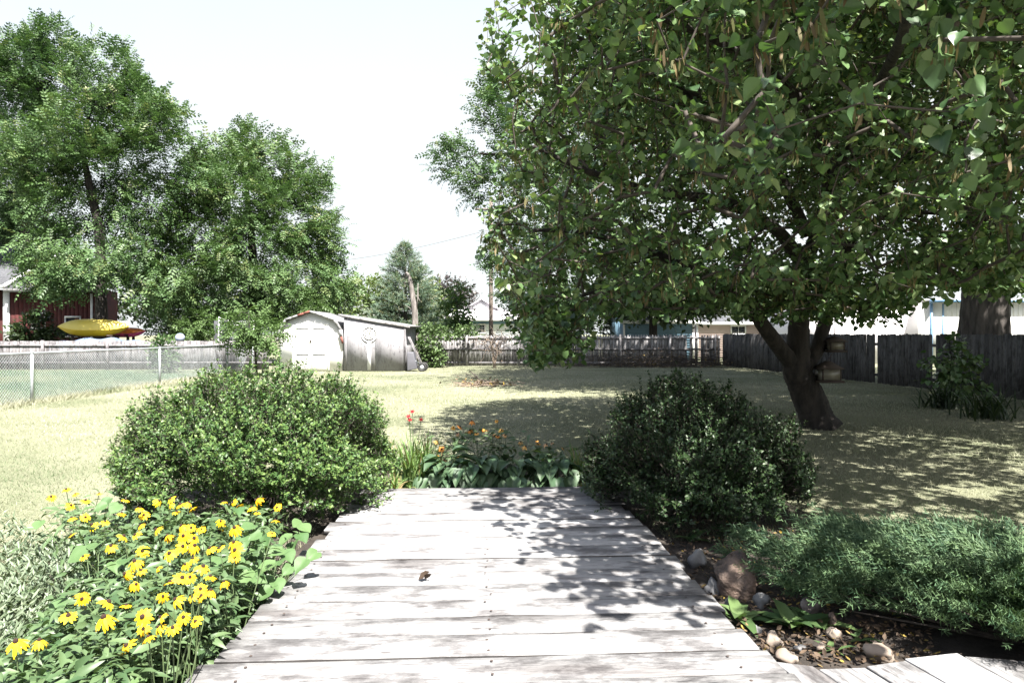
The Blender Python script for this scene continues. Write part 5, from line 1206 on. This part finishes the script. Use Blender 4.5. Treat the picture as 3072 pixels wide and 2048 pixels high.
# daylily clumps: arching strap blades
def strap_clump(name, label, c, n, L, mat, cat='daylily', seed=0, wd=.011, spread=.16, flop=1.0):
    g = np.random.default_rng(seed); root = thing(name, label, cat, tuple(c)); parts_ = []
    for k in range(n):
        a = g.uniform(0, 6.28); l_ = L*g.uniform(.55, 1.1); b = np.array([g.normal(0, spread*.4), g.normal(0, spread*.4), 0]); o_ = np.array([math.cos(a), math.sin(a), 0]); sd2 = np.array([-math.sin(a), math.cos(a), 0]); V = []
        lean = g.uniform(.1, .55)*flop; cv = g.uniform(.3, 1.1)*flop
        for t in np.linspace(0, 1, 6):
            p = b + o_*l_*(lean*t + cv*.45*t*t) + np.array([0, 0, l_*(t - .55*cv*t**2.4)]); p[2] = max(p[2], .01); q = wd*(1 - t**2.5)
            V += [p - sd2*q, p + sd2*q]
        parts_.append((np.array(V), [np.array([[2*i, 2*i+1, 2*i+3, 2*i+2] for i in range(5)])], g.random()*.97))
    o = link('blades', cat_mesh('blades', parts_), MT[mat], root); o['kind'] = 'stuff'
    return root
def trumpet():
    V, Q = [], []
    for k in range(6):
        a = k*math.pi/3; c_, s_ = math.cos(a), math.sin(a); o = len(V)
        V += [(0, 0, 0), (.35*c_ - .2*s_, .35*s_ + .2*c_, .55), (.9*c_, .9*s_, .62), (.35*c_ + .2*s_, .35*s_ - .2*c_, .55)]; Q.append([o, o+1, o+2, o+3])
    return np_mesh('flower', V, [np.array(Q)], np.zeros(len(V)))
red_me = trumpet(); red_me.materials.append(MT['redpetal'])
dl = Vector((W(1240, 1000, 7.3).x, 7.3, 0)); root = strap_clump('daylily', 'arching daylily clump with red flowers right of the sunlit shrub', dl, 200, .68, 'lily', seed=5, spread=.34, flop=.6)
for k, (px, py) in enumerate(((1226, 1252), (1237, 1238), (1229, 1262), (1262, 1262), (1218, 1290), (1270, 1285))):
    e = np.array(W(px, py, dl.y)) - np.array(dl); vv, ff = ring_tube(spline([(0.02*k - .05, 0, 0), e*[.5, .5, .55], e], 10), np.linspace(.005, .003, 10), 5)
    s_ = link('stem', np_mesh('stem', vv, ff), MT['stem'], root)
    if k < 4: place('flower', red_me, s_, e, frames(np.array([[1., .2*k, .1]]), np.array([[rnd.uniform(-.6, .6), -.7, .8]]))[0], .038)
strap_clump('daylily', 'small strap-leaved clump at the left foot of the dark shrub', Vector((.72, 7.25, 0)), 80, .55, 'lily', seed=6, spread=.2, flop=.6)
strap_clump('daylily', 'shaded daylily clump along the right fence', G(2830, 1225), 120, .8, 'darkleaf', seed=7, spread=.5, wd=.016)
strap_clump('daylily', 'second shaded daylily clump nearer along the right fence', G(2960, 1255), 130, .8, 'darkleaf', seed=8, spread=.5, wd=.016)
strap_clump('daylily', 'dried grassy clump under the daylily beside the boardwalk corner', Vector((-1.25, 7.0, 0)), 60, .35, 'lily', seed=9, spread=.2, flop=1.5)
broad_tree('shrub', 'leafy shrub with large leaves against the right fence', [(2870, 1215, 16.2, .03), (2865, 1140, 16.2, .02), (2850, 1050, 16.2, .012)], [(2850, 1050, 50, 35, 0, .4), (2880, 1100, 62, 40, 0, .4), (2820, 1110, 42, 46, .1, .3), (2890, 1160, 75, 32, -.2, .4)], 16.2, 70, 8, 'redbud', heart_leaf(), .12, .02, cat='shrub', spread=.1, seg=.15, up=-.3)

# ------------------------------------------------------------------ daisies
def petal_ring(n, droop, seed, L=1.0):
    g = np.random.default_rng(seed); V, Q = [], []
    for k in range(n):
        a = 2*math.pi*k/n + g.normal(0, .08); c_, s_ = math.cos(a), math.sin(a); dr_ = droop*g.uniform(.6, 1.4); l_ = L*g.uniform(.85, 1.08); wd = .155; o = len(V)
        for t, q in ((.18, .45), (.5, 1), (.82, .9), (1.0, .25)):
            z = -dr_*t*t; rr_ = l_*t
            V += [(c_*rr_ - s_*wd*q, s_*rr_ + c_*wd*q, z), (c_*rr_ + s_*wd*q, s_*rr_ - c_*wd*q, z)]
        for i in range(3): Q.append([o + 2*i, o + 2*i + 1, o + 2*i + 3, o + 2*i + 2])
    return np_mesh('flower_head', V, [np.array(Q)], np.zeros(len(V)))
def cone_mesh():
    V, Q = [], []
    for i, (r_, z) in enumerate(((.24, -.05), (.27, .08), (.22, .22), (.10, .32), (.02, .34))):
        V += [(r_*math.cos(2*math.pi*j/9), r_*math.sin(2*math.pi*j/9), z) for j in range(9)]
    for i in range(4):
        for j in range(9): Q.append([i*9+j, i*9+(j+1) % 9, (i+1)*9+(j+1) % 9, (i+1)*9+j])
    return np_mesh('cone', V, [np.array(Q)], None, True)
heads = {k: [petal_ring(12 + (i % 3), dr_, 40 + i) for i, dr_ in enumerate((.25, .55, 1.0, .4))] for k in ('petal', 'opetal')}
for k in heads:
    for m_ in heads[k]: m_.materials.append(MT[k])
cone_me = cone_mesh(); cone_me.materials.append(MT['cone'])
ROOTS = []
ORD = ['leftmost', 'second from left', 'third from left', 'fourth from left', 'fifth from left', 'sixth from left', 'seventh from left', 'eighth from left']
def row_labels(pattern, rows):
    q = sorted(ROOTS, key=lambda o: -o.location.y); k = math.ceil(len(q)/len(rows))
    for i, rn in enumerate(rows):
        for j, o in enumerate(sorted(q[i*k:(i+1)*k], key=lambda o: o.location.x/o.location.y)): o['label'] = pattern.format(ORD[j], rn)
    ROOTS.clear()
def daisy_plants(name, label, group, heads3d, cell, petalm, R_head, nleaf, leafL, seed, cat='flower', zdrop=0.0):
    """heads3d: world positions; neighbours share a plant"""
    g = np.random.default_rng(seed); H = [np.array(h) for h in heads3d]; used = [False]*len(H)
    for i in range(len(H)):
        if used[i]: continue
        ds = sorted((np.linalg.norm((H[j] - H[i])[:2]), j) for j in range(len(H)) if not used[j]); mem = [j for d_, j in ds if d_ < cell][:6]
        for j in mem: used[j] = True
        c = np.mean([H[j] for j in mem], axis=0); c = np.array([c[0], c[1] + .04, 0])
        u_, v_ = inv_deck(c[0], c[1])
        if v_ < 6.7 and -1.36 < u_ < 0: c[0] -= (1.36 + u_)
        root = thing(name, label, cat, tuple(c), 0, group); ROOTS.append(root)
        for j in mem:
            e = H[j] - c; b = np.array([g.normal(0, .03), g.normal(0, .03), 0])
            pts_ = spline([b, b*.4 + e*[.55, .55, .5] + [0, 0, .03], e - [0, 0, .004]], 9); vv, ff = ring_tube(pts_, np.linspace(.0035, .0022, 9), 5); link('stem', np_mesh('stem', vv, ff), MT['stem'], root)
            nrm = unit(np.array([g.normal(.05, .5), g.normal(-.4, .45), 1.])); x = unit(np.cross(nrm, g.normal(size=3))); fr = np.stack([x, np.cross(nrm, x), nrm], 1)
            hd = place('flower_head', heads[petalm][int(g.integers(4))], root, e, fr, R_head*g.uniform(.62, 1.15))
            o = bpy.data.objects.new('cone', cone_me); col.objects.link(o); o.parent = hd
        m = nleaf; hmax = max(H[j][2] for j in mem); pos = np.stack([g.normal(0, .13, m), g.normal(0, .12, m), g.random(m)**.8*hmax*.82], 1); a = g.uniform(0, 6.28, m)
        uu_, vv2 = inv_deck(pos[:, 0] + c[0], pos[:, 1] + c[1])
        kp = ~((vv2 < 6.75) & (uu_ > -np.where(vv2 < 3.2, 1.40, 1.29))); pos, a = pos[kp], a[kp]; m = len(pos)
        d_ = unit(np.stack([np.cos(a), np.sin(a), g.normal(.25, .4, m)], 1)); me = scatter('leaves', *lance_leaf(.30, .45, .06), pos, frames(d_, unit(g.normal(size=(m, 3))*.4 + [0, 0, 1])), leafL*g.uniform(.5, 1.2, m), g.random(m)*.98)
        o = link('leaves', me, MT['susan_leaf'], root); o['kind'] = 'stuff'
C1 = [(390,150),(505,95),(575,130),(755,125),(540,215),(650,180),(955,175),(545,310),(650,305),(700,365),(800,340),(925,275),(1065,235),(1095,290),(1065,370),(1190,400),(940,450),(1030,440),(845,525),(1085,560),(1275,445),(1395,445),(1475,465),(1480,520),(1390,525),(1290,580),(1210,180),(1300,165),(1290,215),(1375,210),(1440,195),(1345,265),(1465,240),(1380,370),(1455,385),(1530,395),(635,605),(545,440),(1025,640),(1200,690),(950,735),(1075,710),(1035,815),(1295,800),(1385,765),(1445,760),(1470,620),(1410,665),(1545,680),(1600,755),(650,890),(625,925),(825,950),(960,975),(520,1055),(790,1065),(1085,1060),(1240,905),(1335,930),(1525,850),(1535,905),(1465,910),(1225,1065),(1395,1065),(1490,1095),(1315,1145),(1090,1155),(1130,1215),(1205,1140),(965,1280),(120,1250),(300,1240),(1600,540)]
C2 = [(685,190),(760,190),(800,225),(900,230),(935,175),(945,270),(1095,230),(1080,330),(1055,430),(665,335),(690,370),(770,385),(765,495),(775,555),(770,610),(690,795),(590,860),(520,395),(660,540)]
hp_ = [(x/2.5375, 1430 + y/2.5375) for x, y in C1] + [(400 + x/2.537, 1430 + y/2.537) for x, y in C2]
H3 = []
for px, py in hp_:
    z = .50 + rnd.uniform(-.06, .06) - .10*max(0, (py - 1850)/200)
    H3.append(G(px, py, z))
daisy_plants('black_eyed_susan', 'yellow black-eyed susan plant in the bed left of the boardwalk', 'black-eyed susans left of the boardwalk', H3, .42, 'petal', .036, 130, .095, 3)
row_labels('yellow black-eyed susan, {} in the {} row of the daisy bed', ['front', 'middle', 'rear'][::-1])
far_heads = [(1313,1322),(1360,1282),(1380,1280),(1410,1290),(1430,1300),(1447,1287),(1458,1290),(1490,1262),(1415,1262),(1400,1298),(1372,1300),(1480,1302),(1493,1308),(1515,1305),(1505,1290),(1312,1365),(1377,1368),(1335,1378),(1325,1346),(1577,1338),(1610,1322),(1615,1330),(1640,1332),(1655,1328),(1562,1325),(1657,1408),(1690,1346)]
daisy_plants('coneflower', 'orange-yellow coneflower plant behind the hostas', 'coneflowers behind the hostas', [W(px, py, (8.1 if py < 1335 else 7.55) + rnd.uniform(-.2, .2)) for px, py in far_heads], .5, 'opetal', .037, 110, .13, 4)
row_labels('orange-yellow coneflower plant, {} of the {} ones behind the hostas', ['farther', 'nearer'])

# heart-leaved seedlings at the walk's edge and in the near corner
def seedling(label, leaves, zr, scale_px, seed):
    g = np.random.default_rng(seed); pts_ = [G(px, py, z) for px, py, z in leaves]; c = np.mean([np.array(p) for p in pts_], axis=0); c[2] = 0
    u_, v_ = inv_deck(c[0], c[1])
    if -1.36 < u_ < 1.3: c[0] -= (1.36 + u_)
    root = thing('seedling', label, 'seedling', tuple(c)); A, B = [], []
    for (px, py, z), p in zip(leaves, pts_):
        e = np.array(p) - c; a = g.uniform(-2.6, -.5); d = unit(np.array([math.cos(a), math.sin(a), g.uniform(-.6, .1)])); nn = unit(np.array([g.normal(0, .3), -.55 + g.normal(0, .2), 1.]))
        s_ = scale_px*p.y/F*g.uniform(.85, 1.15); place('leaf', heart_mes[int(g.integers(3))], root, e - d*s_*.5, frames(d[None], nn[None])[0], s_); A.append(np.array([g.normal(0, .02), g.normal(0, .02), 0])); B.append(e - d*s_*.5)
    vv, ff = frusta(np.array(A), np.array(B), np.full(len(A), .004), np.full(len(A), .002), 5); link('stems', np_mesh('stems', vv, ff), MT['stem'], root)
s2 = lambda x, y, z: (400 + x/2.537, 1430 + y/2.537, z)
s1 = lambda x, y, z: (x/2.5375, 1430 + y/2.5375, z)
seedling('big heart-leaved seedling between the daisies and boardwalk', [s2(650, 640, .42), s2(775, 680, .40), s2(850, 770, .34), s2(950, 770, .3), s2(1000, 690, .33), s2(870, 720, .3), s2(800, 640, .3), s2(920, 640, .28)], 0, 58, 1)
seedling('heart-leaved seedling leaning over the boardwalk edge', [s2(1270, 670, .30), s2(1360, 600, .30), s2(1110, 650, .3), s2(1100, 820, .22), s2(1080, 565, .33), s2(1180, 600, .28), s2(1170, 710, .25), s2(1020, 800, .22), s2(990, 890, .2), s2(860, 920, .18)], 0, 48, 2)
seedling('tall heart-leaved seedling rising among the daisies', [s2(920, 450, .45), s2(840, 500, .42), s2(955, 560, .36), s2(870, 380, .5), s2(790, 430, .45), s2(1000, 490, .4), s2(800, 250, .58)], 0, 46, 3)
seedling('heart-leaved seedling close to the dark base of the shrub', [s2(1310, 390, .32), s2(1290, 460, .28), s2(1250, 360, .34), s2(1150, 480, .3), s2(1210, 520, .25)], 0, 46, 4)
seedling('broad pale leaves at the bottom left corner of the view', [s1(285, 1530, .35), s1(515, 1430, .32), s1(400, 1350, .36), s1(230, 1480, .3), s1(450, 1500, .25), s1(120, 1540, .28)], 0, 62, 5)
seedling('broad-leaved seedling at the bottom edge beside the boardwalk', [s1(1020, 1420, .33), s1(1040, 1520, .28), s1(760, 1420, .3), s1(850, 1540, .25), s1(680, 1500, .28), s1(1120, 1500, .22)], 0, 54, 6)
seedling('heart-leaved seedling in the middle of the daisies', [s1(950, 640, .46), s1(880, 680, .42), s1(720, 520, .44), s1(580, 600, .4), s1(1000, 1130, .35), s1(450, 980, .35)], 0, 50, 7)
seedling('heart leaves above the rear daisies against the dry lawn', [s1(680, 235, .5), s1(760, 230, .52), s1(870, 240, .5), s1(800, 200, .5), s1(290, 365, .4)], 0, 40, 8)
# green filler of low foliage in the daisy bed
n = 9500; px_, py_ = rng.uniform(-60, 830, n), rng.uniform(1530, 2150, n); zz = rng.random(n)**1.2*.42 + .02
pts = np.array([G(a, b, z) for a, b, z in zip(px_, py_, zz)]); uu, vq = inv_deck(pts[:, 0], pts[:, 1])
edge_l = np.interp(py_, [1500, 1560, 1700, 1850, 2048], [120, 230, 330, 150, 0]); keep = (uu < -np.where(vq < 3.2, 1.42, 1.30)) & (px_ > edge_l - 60*rng.random(n)) & (pts[:, 1] < 6); pts = pts[keep]; n = len(pts); a = rng.uniform(0, 6.28, n)
o = link('low_foliage', scatter('low_foliage', *lance_leaf(.36, .5, .06), pts, frames(unit(np.stack([np.cos(a), np.sin(a), rng.normal(.2, .4, n)], 1)), unit(rng.normal(size=(n, 3))*.4 + [0, -.2, 1])), rng.uniform(.035, .10, n), rng.random(n)*.98), MT['susan_leaf'])
tag(o, 'tangled low green leaves under the yellow daisies', 'ground cover', kind='stuff')
# feathery grassy weeds left of the daisies
def weedy(n):
    pp = np.array([G(a, b, 0)[:2] for a, b in zip(rng.uniform(-150, 420, n), rng.uniform(1640, 2150, n))]); return pp
pp = weedy(10000); n = len(pp); a = rng.uniform(0, 6.28, n)
hh = .14*np.clip(1 + .5*np.sin(pp[:, 0]*6) + .4*np.sin(pp[:, 1]*5 + pp[:, 0]*3), .2, 2)*rng.random(n)
o = link('feathery_groundcover', scatter('feathery_groundcover', QUAD[0]*[1, .42, 1], QUAD[1], np.concatenate([pp, hh[:, None]], 1), frames(unit(np.stack([np.cos(a)*.7, np.sin(a)*.7, rng.uniform(.2, 1.2, n)], 1)), unit(rng.normal(size=(n, 3))*.6 + [0, -.4, 1])), rng.uniform(.04, .085, n), rng.random(n)*.98), MT['weed'])
tag(o, 'feathery pale grey-green ground cover left of the daisies', 'ground cover', kind='stuff')
